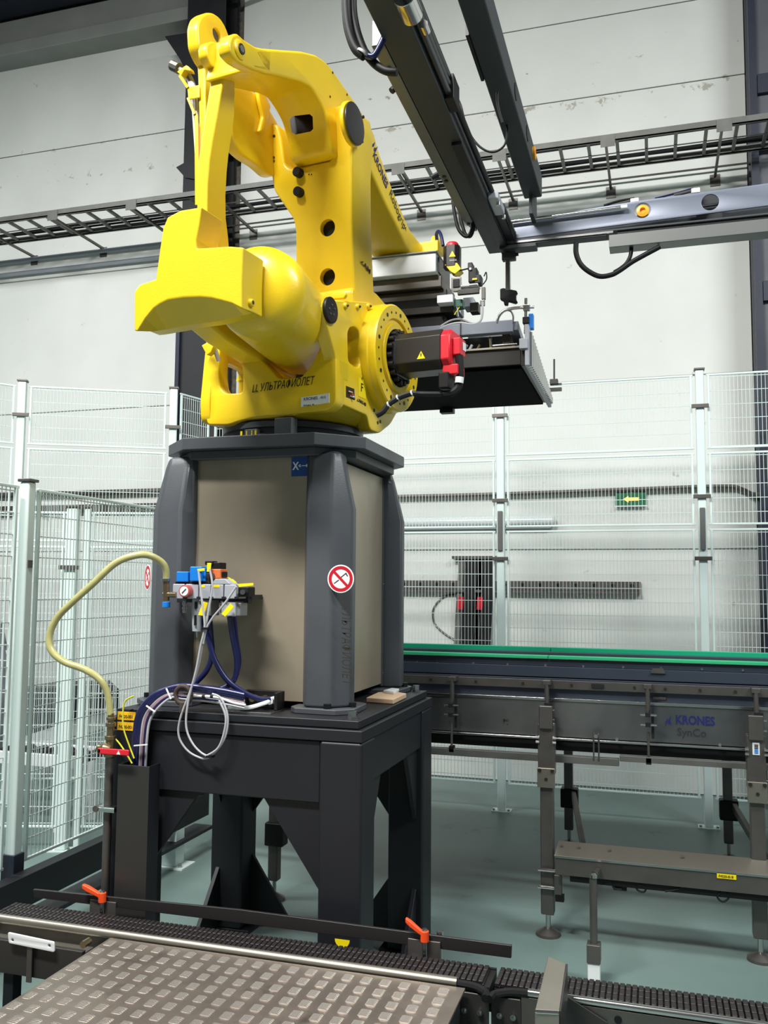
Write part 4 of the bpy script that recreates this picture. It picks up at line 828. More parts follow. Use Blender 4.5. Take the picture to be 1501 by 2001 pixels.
# wrist motor
wm = at(884, 520, Y=4.25)
def oc(z, s): return [Vector((wm.x+a*s, 4.25+b*s, z)) for a, b in ((-.022, -.042), (.022, -.042), (.042, -.022), (.042, .022), (.022, .042), (-.022, .042), (-.042, .022), (-.042, -.022))]
z1 = at(884, 476, Y=4.2).z; z0 = at(884, 518, Y=4.2).z
B(MB().loft([oc(z0, 1), oc(z1, 1)]), 'wrist_motor', BLM, rb, .003); B(MB().lathe((wm.x, 4.25, z1), Zz, [(0, .032), (.014, .032), (.024, .025)], 16), 'wrist_motor_cap', RED, rb, .002)
wf = YP(4.207); a, b = wf.hit(884, 497); plate('warning_triangle', wf, [[(a-.017, b-.013), (a+.017, b-.013), (a, b+.018)]], 0, .002, YE2, rb, 0, px=False)
text('FANUC', wf, a-.014, b-.034, .011, WHI, rb, off=.0005)
B(MB().prism([at(*p, Y=4.21) for p in ((869, 517), (893, 513), (901, 525), (889, 535), (880, 530))], (0, .07, 0)), 'motor_bracket', YE2, rb, .002)
ctube_ = MB().tube([at(854, 470, Y=4.4), at(853, 458, Y=4.38), at(857, 452, Y=4.36), at(862, 460, Y=4.34), at(866, 480, Y=4.32)], .009); B(ctube_, 'wrist_cable', NVH, rb)
# main link rod
ro = -.80
RF = VF(ro)
rear_ = [(417, 82), (445, 80), (440, 120), (431, 180), (415, 280), (409, 312), (405, 345), (405, 405), (405, 500), (384, 500), (384, 403), (385, 330), (391, 285), (403, 208), (413, 150)]
def strip(left, right, v, dv, nm, dr=None):
    """a bar whose cross-section is a box at every height: left/right pixel edges of its rear face, depth dv"""
    f = VF(v); rings = []
    for (l, r_) in zip(left, right):
        a, za = f.hit(*l); b, zb = f.hit(*r_); z = (za+zb)/2
        rings.append([W(a, v, z), W(b, v, z), W(b, v+dv if dr is None else v+dr[len(rings)], z), W(a, v+dv if dr is None else v+dr[len(rings)], z)])
    return B(MB().loft(rings), nm, YEL, rb, .008, seg=3, ang=45)
strip([(417, 80), (413, 140), (403, 205), (391, 282), (386, 315), (384, 360), (384, 405), (384, 440), (384, 500)], [(445, 80), (439, 140), (429, 200), (414, 282), (409, 315), (405, 360), (404, 405), (404, 440), (404, 500)], ro, .1, 'link_rod', dr=[.03, .07, .10, .11, .115, .12, .125, .14, .155])
f = UF(VF(ro).hit(404, 455)[0]+.001); a, b = f.hit(416, 455)
B(MB().lathe(f.pt(a, b), Lu, [(0, .016), (.008, .015), (.011, .010)], 14), 'pivot_boss', YEL, rb); B(MB().cyl(f.pt(a, b), f.pt(a, b, .012), .006, 8), 'pivot_pin', BSM, rb)
# levelling link casting with the big lobe
LL = UF(-.008)
lobe = [(388, 90), (386, 50), (392, 32), (404, 24), (416, 24), (430, 33), (441, 50), (449, 72), (458, 100), (470, 135), (490, 176), (510, 186), (524, 208), (543, 240), (556, 275), (548, 330), (538, 345), (526, 341), (505, 322), (482, 308), (466, 294), (452, 258), (455, 230), (440, 190), (425, 150), (400, 118)]
plate('levelling_link', LL, [lobe, ('c', 425, 68, .026)], -.055, 0, YEL, rb, .010, .02)
B(MB().cyl(LL.pt(*LL.hit(425, 68), -.05), LL.pt(*LL.hit(425, 68), -.015), .026, 20), 'link_bushing', STG, rb)
plate('link_rib', LL, [[(497, 176), (512, 186), (523, 210), (514, 250), (505, 262), (500, 258), (507, 230), (500, 200)]], 0, .02, YEL, rb, .008, .01)
# thin levelling rod on the far left and its cable bracket
TF = -.66
strip([(376, 62), (374, 74), (376, 88), (383, 96), (386, 150), (388, 222), (389, 330), (389, 420)], [(386, 62), (390, 74), (396, 88), (398, 98), (400, 150), (402, 222), (402, 330), (402, 420)], TF, .05, 'thin_rod')
c = VF(TF).hit(378, 73); B(MB().cyl(VF(TF).pt(*c, 0), VF(TF).pt(*c, .003), .007, 8), 'screw', BSM, rb)
VB = VF(TF-.01)
plate('cable_bracket', VB, [[(366, 170), (389, 166), (390, 190), (368, 194)]], -.006, 0, YEL, rb, .001, .004)
plate('cable_bracket', VB, [[(346, 140), (364, 127), (370, 131), (372, 138), (360, 136), (354, 147)]], -.03, 0, YEL, rb, .001, .003)
B(MB().wires([(VB.pt(*VB.hit(352, 148), .0), VB.pt(*VB.hit(368, 172), .0)), (VB.pt(*VB.hit(368, 192), .0), VB.pt(*VB.hit(381, 224), .0))], .01), 'bracket_strap', YEL, rb)
plate('cable_guard', VB, [[(380, 222), (386, 224), (388, 330), (386, 400), (381, 400)]], -.004, 0, YEL, rb, .001)
flat('guard_edge', VB, [(386.5, 240), (388.5, 242), (389, 312), (387.5, 312)], mat('orange_edge', (226, 120, 24), .4), rb, .003, d0=-.004)
for k in range(3):
    pts = [(340+k*5, 128+k*3), (358+k*4, 140+k*2), (370+k*3, 160), (376+k*3, 190), (380+k*2, 225), (385+k, 300)]
    B(MB().tube([VF(TF+.03).pt(*VF(TF+.03).hit(*p)) for p in pts], .009), 'dress_cable', CBL if k != 1 else STG, rb)
B(MB().cyl(VF(TF+.03).pt(*VF(TF+.03).hit(337, 128)), VF(TF+.03).pt(*VF(TF+.03).hit(350, 134)), .022, 10), 'dress_plug', STG, rb)
# counterweight
ca_ = VF(-.93); cb_ = VF(-.855); cc_ = VF(-.80)
face = [(262, 570), (272, 556), (304, 545), (310, 500), (318, 446), (327, 424), (352, 411), (394, 404), (390, 436), (383, 468), (384, 485), (450, 481), (475, 483), (472, 550), (472, 603)]
low_a = [(452, 592), (430, 586), (412, 581), (390, 579), (358, 580), (328, 585), (312, 593), (300, 602), (284, 622), (268, 648), (262, 646)]
low_b = [(450, 620), (430, 624), (410, 628), (390, 632), (358, 636), (328, 642), (312, 645), (300, 647), (284, 650), (270, 652), (264, 650)]
R1 = [ca_.pt(*ca_.hit(*p)) for p in face+low_a]
fb = [cb_.pt(*ca_.hit(*p)) for p in face[:-1]]+[cb_.pt(ca_.hit(472, 603)[0], cb_.hit(472, 615)[1])]
zz = lambda p, q: (ca_.hit(*p)[0], ca_.hit(*q)[1])
R2 = fb + [cb_.pt(ca_.hit(*a)[0], cb_.hit(a[0], b[1])[1]) for a, b in zip(low_a, low_b)]
R3 = [p + Lv*.055 for p in R2]
B(MB().loft([R1, R2, R3]), 'counterweight', YEL, rb, .006, seg=3, ang=14)
sd = UF(ca_.hit(472, 603)[0]+.001)
for p in ((490, 592),): a, b = sd.hit(*p); B(MB().lathe(sd.pt(a, b, -.003), Lu, [(0, .015), (.01, .014), (.013, .01)], 14), 'bolt_boss', YEL, rb); B(MB().cyl(sd.pt(a, b), sd.pt(a, b, .011), .007, 8), 'bolt', BSM, rb)
B(MB().loft([[W(a, v, z) for a, z in ((-.06, lo), (.05, lo), (.05, hi), (-.06, hi))] for v, lo, hi in ((-.80, 2.66, 2.84), (-.55, 2.60, 2.82), (-.2, 2.56, 2.80), (.05, 2.55, 2.80))]), 'drive_lever', YEL, rb, .015, seg=3)
# cable bracket under the counterweight
cb2 = VF(-.42)
plate('cable_bracket', cb2, [[(394, 675), (410, 666), (417, 676), (412, 688), (404, 694)]], -.03, 0, YEL, rb, .002, .004)
for k in range(3): B(MB().tube([cb2.pt(*cb2.hit(382+k*3, 648+k*2), -.03), cb2.pt(*cb2.hit(396+k*3, 655+k*3), -.02), cb2.pt(*cb2.hit(408+k*2, 668+k*3), -.02), cb2.pt(*cb2.hit(414, 700), -.05)], .009), 'dress_cable', CBL if k else STG, rb)
# ================================================================ layer gripper
g = thing('layer_gripper', (-1.2, 4.65, 2.70), 'wide grey and black gripper head hanging from the robot wrist', 'gripper')
GX0, GX1, GY0, GY1 = -1.85, -.60, 4.20, 5.10
gb = lambda x0, x1, y0, y1, z0, z1, n, m, bv=.003: B(MB().bx(x0, x1, y0, y1, z0, z1), n, m, g, bv)
gb(GX0, GX1, GY0+.02, GY1, 2.70, 2.715, 'base_mat', MAT_)
gb(GX0, GX1, GY0, GY0+.03, 2.716, 2.795, 'front_beam', GDK); gb(GX0, GX1, GY1-.03, GY1, 2.716, 2.80, 'rear_beam', GDK)
gb(GX0, GX1, GY0-.012, GY0+.03, 2.796, 2.806, 'front_lip', SST, .001); gb(-.60, -.578, GY0+.0, GY1, 2.71, 2.80, 'side_beam', GDK)
gb(GX0, -.64, GY0+.015, GY0+.06, 2.885, 2.945, 'upper_frame_beam', GRY, .004); gb(-.90, -.894, GY0+.012, GY0+.02, 2.885, 2.945, 'frame_joint', STD, 0)
B(MB().loft([[Vector((-.66, y, z)) , Vector((-.615, y, z)), Vector((-.615, y, z+.045)), Vector((-.66, y, z+.045))] for y, z in ((GY0+.03, 2.895), (GY1-.3, 2.80))]), 'sloping_frame_arm', GRY, g, .003)
gb(GX0, GX0+.05, GY0, GY1, 2.806, 2.94, 'frame_upright', GRY); gb(-.70, -.66, GY0+.06, GY0+.10, 2.806, 2.89, 'frame_upright', GDK)
gb(GX0, -.66, GY0+.30, GY0+.34, 2.80, 2.95, 'inner_wall', BLK)
gb(GX0, -.62, GY0+.55, GY0+.60, 2.83, 2.93, 'rear_frame_beam', LGR)
# side roller curtain
B(MB().prism([(-.575, 4.16, 2.70), (-.575, GY1+.02, 2.685), (-.575, GY1+.02, 2.715), (-.575, 4.16, 2.90)], (.02, 0, 0)), 'side_flap', LGR, g, .003)
for i in range(22):
    y = 4.19+i*.042; h = .185-(.185-.03)*i/22
    B(MB().cyl((-.552, y, 2.698), (-.552, y, 2.70+h*.9), .011, 8), 'roller_rod', SSH, g)
gb(-.60, -.56, 4.15, 4.19, 2.78, 2.83, 'hinge_block', LGR)
# control enclosure on top
b = MB().bx(-1.50, -1.02, 4.20, 4.52, 3.215, 3.315); B(b, 'control_enclosure', BOXM, g, .006)
B(MB().bx(-1.505, -1.015, 4.19, 4.525, 3.316, 3.322), 'enclosure_lid', LGR, g, .002)
B(MB().bx(-1.02, -1.012, 4.24, 4.48, 3.225, 3.305), 'end_frame', STG, g, .002)
gb(-1.48, -1.0, 4.24, 4.55, 3.15, 3.21, 'slotted_profile', STG, .006); gb(-1.46, -.98, 4.27, 4.60, 3.10, 3.148, 'slotted_profile', GDK, .006)
gb(-1.44, -.95, 4.28, 4.7, 3.03, 3.065, 'carriage_plate', GDK); gb(-1.40, -1.0, 4.30, 4.8, 2.95, 3.029, 'carriage_body', BLK, .006)
gb(-1.02, -.94, 4.22, 4.50, 3.06, 3.10, 'white_spacer', BOXM)
gb(-1.25, -1.15, 4.5, 4.8, 3.148, 3.345, 'mounting_column', GDK)
gb(-.94, -.72, 4.6, 4.7, 2.93, 3.06, 'rear_upright', LGR, .004)
G5 = lambda px, py, y=4.22: at(px, py, Y=y)
def gp(x0, y0, x1, y1, n, m, y=4.22, d=.06, bv=.003):
    a, b = G5(x0, y1, y), G5(x1, y0, y); B(MB().bx(a.x, b.x, y, y+d, a.z, b.z), n, m, g, bv)
gp(882, 540, 901, 570, 'valve_frame', SSH, d=.02); gp(885, 544, 898, 562, 'valve_block', BLK, y=4.215)
gp(890, 555, 935, 562, 'sensor_shelf', SSH, bv=.001); gp(894, 562, 936, 576, 'shelf_bracket', GDK, d=.02)
gp(915, 522, 932, 552, 'photo_sensor', BLK, bv=.006); gp(926, 535, 940, 555, 'sensor_cover', STD, bv=.008); gp(923, 543, 932, 547, 'yellow_mark', YE2, y=4.214, d=.006, bv=0); gp(916, 553, 934, 560, 'sensor_base', WHI)
gp(914, 512, 923, 528, 'sensor_head', STD); B(MB().cyl(G5(919, 525, 4.215), G5(919, 525, 4.21), .006, 12), 'lens', WHI, g)
gp(941, 560, 948, 585, 'pneumatic_stub', STG, d=.02); gp(938, 585, 947, 597, 'steel_coupling', SSH, d=.02)
B(MB().tube([G5(943, 590), G5(943, 612), G5(938, 628), G5(922, 634), G5(900, 631), G5(880, 634), G5(860, 642)], .006), 'grey_air_tube', CBL, g)
B(MB().tube([G5(858, 640, 4.3), G5(880, 627, 4.3), G5(900, 624, 4.3), G5(922, 632, 4.3)], .006), 'grey_air_tube', CBL, g)
B(MB().tube([G5(885, 538), G5(895, 530), G5(910, 526), G5(918, 524)], .004), 'sensor_cable', BLK, g)
gp(888, 584, 904, 600, 'terminal_block', mat('terminal_green', (60, 110, 96), .4), y=4.26); gp(905, 580, 925, 600, 'blue_grey_block', LGR, y=4.4, d=.1); gp(918, 590, 935, 610, 'dark_block', GDK, y=4.3)
for a, b in (((898, 600), (888, 615)), ((893, 600), (896, 618))): B(MB().tube([G5(*a, 4.25), G5(*b, 4.25)], .0025, sub=0), 'thin_wire', YE2 if a[0] == 898 else CBL, g)
B(MB().tube([G5(946, 540), G5(950, 532), G5(951, 545), G5(944, 556)], .003), 'cable_loop', BLK, g)
# bent rod with crossed clamp and blue sensor
B(MB().tube([G5(972, 632), G5(974, 620), G5(984, 608), G5(1000, 603), G5(1020, 601), G5(1044, 600)], .0075, 10), 'bent_rod', SSH, g, ang=70)
B(MB().tube([G5(1002, 632), G5(1003, 618), G5(998, 608), G5(988, 606)], .0045, 8), 'thin_bent_rod', STG, g, ang=70)
B(MB().cyl(G5(1028, 583), G5(1027, 652), .0075, 12), 'vertical_rod', SSH, g); gp(1022, 594, 1035, 606, 'cross_clamp', SSH, y=4.205, d=.03); gp(1021, 618, 1034, 632, 'rod_clamp', BLK, y=4.205, d=.03)
gp(1033, 612, 1042, 642, 'blue_sensor', BLU, y=4.215, d=.04)
for a, b, c_ in ((910, 660, 'polished'), (960, 655, 'polished')): B(MB().cyl(G5(a, 690, 4.24), G5(a-2, b+8, 4.24), .008, 10), 'valve_stem', SSH, g)
for a in (897, 905, 915, 930): B(MB().cyl(G5(a+8, 674, 4.25), G5(a, 688, 4.25), .007, 10), 'hose_stub', LGR if a != 930 else BRS, g)
B(MB().cyl(G5(960, 676, 4.25), G5(1010, 672, 4.25), .005, 10), 'push_rod', SSH, g); B(MB().cyl(G5(958, 664, 4.25), G5(958, 660, 4.24), .010, 12), 'ball_joint', BRS, g)
# small rod and sensor beyond the side flap
B(MB().bx(-.555, -.49, 5.06, 5.075, 2.80, 2.812).add([], []), 'side_arm', SSH, g)
q = at(1082, 745, Y=5.06); B(MB().cyl(at(1083, 702, Y=5.06), at(1083, 752, Y=5.06), .006, 10), 'sensor_rod', SSH, g); B(MB().bx(q.x-.02, q.x+.025, 5.04, 5.08, q.z-.02, q.z+.01), 'sensor_clamp', STG, g, .003)
gb(-.62, -.49, 5.05, 5.07, 2.765, 2.785, 'sensor_bracket', STG, .001)
gb(-1.20, -1.12, GY1-.06, GY1, 2.67, 2.70, 'rubber_foot', BLK)

# ================================================================ overhead gantry
A = thing('gantry_beam', (-.76, 3.2, 3.4), 'dark overhead beam with cylinders and a cable duct running towards the back', 'beam')
B(MB().bx(-.81, -.70, .6, 4.52, 3.40, 3.52), 'main_profile', BEAM, A, .006)
B(MB().prism([(-.812, 2.62, 3.40), (-.855, 2.62, 3.40), (-.855, 4.05, 3.40), (-.83, 4.20, 3.40), (-.812, 4.20, 3.40)], (0, 0, .09)), 'cable_duct', BCV, A, .003)
B(MB().bx(-.74, -.70, 3.30, 4.45, 3.385, 3.398), 'linear_rail', BLK, A)
for i in range(3): B(MB().cyl((-.687+i*.0, 2.30, 3.43+i*.03), (-.687, 3.06, 3.43+i*.03), .013, 12), 'cylinder_tube', CYL, A)
B(MB().bx(-.70, -.665, 3.0, 3.10, 3.405, 3.50), 'cylinder_block', BLK, A, .004); B(MB().cyl((-.68, 3.1, 3.44), (-.68, 3.95, 3.44), .012, 12), 'black_tube', BLK, A)
B(MB().cyl((-.69, 2.42, 3.41), (-.69, 2.52, 3.41), .035, 16), 'pulley_housing', SSH, A, .003); B(MB().cyl((-.665, 2.56, 3.405), (-.665, 2.60, 3.405), .014, 12), 'eye_nut', SSH, A)
B(MB().bx(-.70, -.65, 3.86, 4.05, 3.40, 3.44), 'cylinder_head', LGR, A, .008); B(MB().cyl((-.655, 3.90, 3.40), (-.655, 3.90, 3.385), .010, 12), 'head_bolt', SSH, A); B(MB().cyl((-.655, 4.05, 3.40), (-.655, 4.05, 3.385), .010, 12), 'head_bolt', SSH, A)
B(MB().bx(-.70, -.66, 4.06, 4.44, 3.41, 3.47), 'energy_chain', STD, A, .004)
o = B(MB().wires([((-.66, 4.08+i*.024, 3.41), (-.66, 4.08+i*.024, 3.47)) for i in range(15)], .01), 'chain_ribs', BLK, A); o['kind'] = 'stuff'
for y in (2.75, 3.58, 3.62, 4.1): B(MB().cyl((-.835, y, 3.40), (-.835, y, 3.394), .009, 8), 'duct_screw', BSM, A)
pl = at(770, 175, Y=2.9); q2 = at(785, 150, Y=2.95); B(MB().cyl(at(765, 178, Y=2.9), at(786, 158, Y=2.92), .012, 10), 'side_knob', BLK, A)
q2 = at(835, 312, Y=3.6); B(MB().cyl((-.90, 3.62, 3.42), (-.855, 3.62, 3.44), .012, 10), 'side_knob', BLK, A)
def gt(n, r, pts, y, lab, m=RUB, cat='cable'):
    ys = y if isinstance(y, (list, tuple)) else [y]*len(pts)
    return tag(B(MB().tube([at(a, b, Y=q) for (a, b), q in zip(pts, ys)], r), n, m, ang=80), lab, cat)
gt('cable_loop', .016, [(676, -30), (677, 20), (682, 60), (695, 95), (712, 110)], 2.6, 'thick black cable loop left of the first overhead beam, outer strand')
gt('cable_loop', .014, [(690, -30), (690, 20), (697, 60), (708, 92), (716, 106), (735, 127), (755, 139), (776, 141)], 2.62, 'thick black cable running under the loop to the beam duct')
gt('cable_loop', .011, [(716, 108), (730, 110), (742, 92), (752, 70), (757, 50)], 2.6, 'dark blue cable rising from the tied loop to a plug', NVH)
tag(B(MB().cyl(at(754, 60, Y=2.6), at(760, 32, Y=2.6), .014, 12, .010), 'cable_plug', RUB), 'black plug on the side of the first overhead beam', 'plug')
tag(B(MB().lathe(at(709, 107, Y=2.6), (.6, 0, .8), [(0, .024), (.008, .024)], 14), 'cable_tie', CBL), 'light tie holding the thick cable loop', 'cable tie')
for k, (dx, l) in enumerate(((0, 'left strand of the tied cables hanging below the first overhead beam'), (10, 'middle strand of the tied cables hanging below the first overhead beam'))):
    gt('hanging_cable', .0085, [(885+dx*1.4, 392), (889+dx, 420), (895+dx, 445), (904+dx*.6, 458), (914+dx*.5, 462), (922+dx*.3, 448), (925+dx*.2, 425)], 4.1+.03*k, l)
gt('thin_cable_loop', .005, [(888, 180), (900, 205), (908, 235), (922, 268), (942, 290), (965, 297), (985, 285), (991, 262), (990, 245)], 3.6, 'thin black cable hanging between the two overhead beams')
gt('thin_cable_loop', .006, [(972, 180), (972, 200), (976, 220), (982, 240)], 3.3, 'short black cable on the left side of the second overhead beam')
Bm = thing('gantry_beam', (-.56, 3.4, 3.6), 'second dark overhead beam with an orange ring near its far end', 'beam')
bx0, bx1 = -.60, -.51
B(MB().bx(bx0, bx1, .6, 4.35, 3.60, 3.72), 'main_profile', BEAM, Bm, .008)
f = XP(bx1+.001)
for p in ((1008, 128), (1031, 245)):
    a, b = f.hit(*p); B(MB().cyl((bx1-.001, a, 3.66), (bx1+.003, a, 3.66), .035, 20), 'round_opening', BLK, Bm)
a, b = f.hit(1049, 352); B(MB().lathe((bx1, 4.0, 3.66), (1, 0, 0), [(0, .03), (.012, .03), (.014, .014), (.002, .012)], 20), 'orange_ring', ORR, Bm)
B(MB().bx(bx1-.06, bx1-.04, 4.3, 4.46, 3.50, 3.72), 'hanger_plate', BEAM, Bm, .004)
B(MB().bx(bx0-.012, bx0, 2.95, 3.25, 3.60, 3.64), 'side_clamp', STD, Bm)
Cm = thing('gantry_cross_beam', (-.1, 4.5, 3.45), 'silver-grey cross beam with round holes at the upper right', 'beam')
yy = YP(4.50)
oc_ = [(-.745, 3.462), (.85, 3.462), (.85, 3.595), (-.40, 3.595), (-.745, 3.555)]
cf = YP(4.42)
oc_ = [cf.hit(*p) for p in ((978, 437), (1240, 393), (1590, 346), (1590, 390), (978, 470))]
h_a = cf.hit(1256, 411); h_b = cf.hit(1388, 395)
plate('main_profile', cf, [oc_, ('c', h_a[0], h_a[1], .038), ('c', h_b[0], h_b[1], .040)], -.01, 0, BEL, Cm, .002, px=False)
zb = oc_[4][1]
B(MB().bx(-.735, .9, 4.42, 4.54, zb-.012, zb-.001), 'lower_flange', BEAM, Cm, .003)
B(MB().bx(-.735, .9, 4.53, 4.54, zb, zb+.10), 'rear_web', BEAM, Cm, .003); B(MB().bx(h_b[0]-.06, h_b[0]+.06, 4.50, 4.525, zb+.02, zb+.15), 'hole_shade_plate', STD, Cm); B(MB().cyl((h_b[0]-.06, 4.48, h_b[1]+.008), (h_b[0]+.06, 4.48, h_b[1]+.012), .008, 10), 'hole_highlight_rod', SSH, Cm)  # dark plate and polished rod added behind the hole as its shade and highlight
rb0 = cf.hit(980, 484); B(MB().bx(-.735, -.20, 4.415, 4.46, zb-.035, zb-.013), 'rail_profile', BEAM, Cm, .003); B(MB().bx(-.735, -.17, 4.409, 4.414, zb-.025, zb-.015), 'bright_edge', SSH, Cm)
B(MB().bx(-.735, -.55, 4.40, 4.48, zb-.055, zb-.036), 'end_block', BEAM, Cm, .002)
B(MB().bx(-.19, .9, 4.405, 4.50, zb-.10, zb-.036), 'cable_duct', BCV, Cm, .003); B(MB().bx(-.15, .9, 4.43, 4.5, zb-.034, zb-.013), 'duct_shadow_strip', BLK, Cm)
B(MB().cyl((-.70, 4.40, zb+.085), (-.11, 4.40, zb+.095), .009, 12), 'guide_rod', SSH, Cm); B(MB().cyl((-.13, 4.40, zb+.095), (-.10, 4.40, zb+.095), .011, 12), 'rod_end', WHI, Cm)
c = (h_a[0], h_a[1]); B(MB().lathe((c[0], 4.435, c[1]), (0, -1, 0), [(0, .030), (.012, .030), (.016, .015), (.004, .012), (.004, .001)], 24), 'orange_bushing', ORR, Cm)
for p in ((1240, 388), (1360, 368)):
    q = cf.hit(*p); B(MB().cyl((q[0]-.10, 4.45, q[1]-.010), (q[0], 4.45, q[1]+.005), .008, 8), 'sensor_plug', STG, Cm); B(MB().bx(q[0]-.02, q[0]+.02, 4.44, 4.47, q[1]-.012, q[1]+.012), 'white_clip', WHI, Cm, .003)
tag(B(MB().tube([at(a, b, Y=4.45) for a, b in ((1180, 402), (1210, 393), (1240, 388))], .007), 'sensor_cable', BLK), 'black sensor cable on top of the cross beam, left one', 'cable')
tag(B(MB().tube([at(a, b, Y=4.45) for a, b in ((1280, 388), (1320, 378), (1355, 368))], .005), 'sensor_cable', NVH), 'thin dark cable along the top of the cross beam, right one', 'cable')
gt('hanging_cable', .013, [(1126, 474), (1126, 495), (1134, 515), (1150, 530), (1172, 540), (1195, 537), (1212, 528), (1235, 512), (1260, 498), (1290, 482)], 4.43, 'black cable hanging in a wide arc under the cross beam')
gt('hanging_cable', .010, [(1234, 484), (1232, 500), (1224, 515), (1212, 525), (1200, 532)], 4.44, 'short black cable joining the hanging arc under the cross beam')
t = thing('hanging_rod', (-.69, 4.45, 3.1), 'steel rod with a black pad hanging from the gantry corner', 'rod')
rx = at(993, 520, Y=4.45).x
B(MB().bx(rx-.013, rx+.013, 4.437, 4.463, at(993, 568, Y=4.45).z, zb-.056), 'tube', SSH, t, .003); B(MB().bx(rx-.03, rx+.04, 4.43, 4.47, zb-.10, zb-.06), 'clamp', BEAM, t, .004); B(MB().cyl((rx+.035, 4.44, zb-.075), (rx+.055, 4.44, zb-.075), .009, 8), 'clamp_screw', BLK, t)
plate('pad', YP(4.45), [[(978, 566), (984, 564), (1010, 569), (1012, 573), (1009, 577), (1009, 585), (1012, 591), (1008, 594), (994, 590), (993, 597), (986, 597), (985, 590), (978, 586)]], -.012, .012, RUB, t, .003, .004)

# ================================================================ accumulation conveyor with green rails
k = thing('accumulation_conveyor', (-.1, 4.9, 0), 'long steel conveyor with green guide rails behind the stand', 'conveyor')
X0, X1 = -2.55, 1.3
kb = lambda x0, x1, y0, y1, z0, z1, n, m, bv=.002: B(MB().bx(x0, x1, y0, y1, z0, z1), n, m, k, bv)
jn = at(1076, 1270, Y=4.72).x
def zf(py, y, px=1150): return at(px, py, Y=y).z
yg = 4.72
for (xa, xb) in ((X0, jn-.002), (jn+.002, X1)):
    kb(xa, xb, yg, yg+.05, zf(1276, yg), zf(1267, yg), 'green_guide_rail', GRN); 
    kb(xa, xb, 4.60, 4.66, zf(1290, 4.60), zf(1284, 4.6), 'green_guide_rail', GR2)
kb(X0, X1, 4.665, 4.72, zf(1283, 4.66), zf(1277, 4.66), 'rail_support', NAV)
kb(X0, X1, 4.615, 4.65, zf(1304, 4.62), zf(1291, 4.62), 'profile_upper', NAV); kb(X0, X1, 4.60, 4.64, zf(1326, 4.60), zf(1305, 4.60), 'profile_lower', NAV)
kb(X0, X1, 4.58, 4.60, zf(1349, 4.58), zf(1332, 4.58), 'steel_strip', STG); kb(X0, X1, 4.60, 4.64, zf(1372, 4.60), zf(1328, 4.60), 'profile_dark', NAV)
kb(X0, X1, 4.57, 4.60, zf(1373, 4.57), zf(1367, 4.57), 'panel_top_edge', SSH); 
zp0, zp1 = zf(1443, 4.575), zf(1373, 4.575)
o = kb(X0, X1, 4.575, 4.585, zp0, zp1, 'side_panel', CNP); o['label'] = 'steel side panel with blue lettering'
kb(X0, X1, 4.55, 4.565, zf(1450, 4.55), zf(1445, 4.55), 'bright_rod', SSH, .004)
zt1 = zf(1482, 4.52)
xm = at(1210, 1480, Y=4.52).x
kb(X0, xm, 4.50, 4.54, zf(1494, 4.5), zf(1480, 4.5), 'lower_tray', GAL); kb(xm+.003, X1, 4.50, 4.54, zf(1484, 4.5), zf(1473, 4.5), 'lower_tray', GAL)
kb(X0, X1, 4.66, 5.9, zf(1470, 4.6), zf(1450, 4.6), 'underside', BLK); kb(X0, X1, 4.66, 5.9, zf(1326, 4.6), zf(1310, 4.6), 'chain_bed', STD)
kb(X0, X1, 5.9, 5.94, .80, 1.16, 'far_side_panel', CNP); kb(X0, X1, 4.60, 4.62, zf(1470, 4.6), zp0, 'gap_shade_sheet', BLK)  # black sheet added below the near side panel as the shade of the gap
f = YP(4.574)
a, b = f.hit(1320, 1414); text('KRONES', f, a, b, .058, INB, k, fit=f.hit(1396, 1414)[0]-a, bold=.0015)
a, b = f.hit(1322, 1437); text('SynCo', f, a+.002, b, .052, INS, k, fit=f.hit(1379, 1437)[0]-a, bold=.0006)
a, b = f.hit(1300, 1420)
for pts in ([(0, 0), (.012, .025), (.012, .05), (.006, .035), (.0, .026), (.004, .02)], [(.018, .012), (.014, .035), (.032, .066), (.024, .04), (.03, .01), (.022, .022)]):
    flat('logo_mark', f, [(a+x*.95, b+y*.85) for x, y in pts], INB, k, .001, px=False)
for px_ in (815, 855, 925, 992, 1066, 1140, 1218, 1292, 1372, 1452):
    q = at(px_, 1293+(px_-800)*.026, Y=4.61); B(MB().cyl((q.x, 4.615, q.z), (q.x, 4.609, q.z), .006, 8), 'screw', SSH, k)
for px_ in (842, 930, 1022, 1117, 1240, 1300, 1368, 1437):
    q = at(px_, 1331+(px_-840)*.03, Y=4.58); B(MB().cyl((q.x, 4.58, zf(1340, 4.58)), (q.x, 4.575, zf(1340, 4.58)), .007, 8), 'screw', BSM, k)
for px_, py in ((825, 1430), (1206, 1451), (1407, 1462)): q = at(px_, py, Y=4.57); B(MB().cyl((q.x, 4.575, zp0+.006), (q.x, 4.565, zp0+.006), .008, 8), 'screw', SSH, k)
q = at(1168, 1340, Y=4.575); B(MB().bx(q.x-.03, q.x+.03, 4.572, 4.579, zf(1343, 4.575), zf(1336, 4.575)), 'joint_plate', STD, k)
q = at(1288, 1311, Y=4.595); B(MB().prism([(q.x-.04, 4.592, q.z-.012), (q.x+.03, 4.592, q.z-.012), (q.x+.02, 4.592, q.z+.012), (q.x-.03, 4.592, q.z+.012)], (0, .008, 0)), 'joint_plate', STG, k)
q = at(1289, 1364, Y=4.595); B(MB().bx(q.x-.03, q.x+.03, 4.592, 4.60, q.z-.006, q.z+.006), 'joint_plate', STG, k)
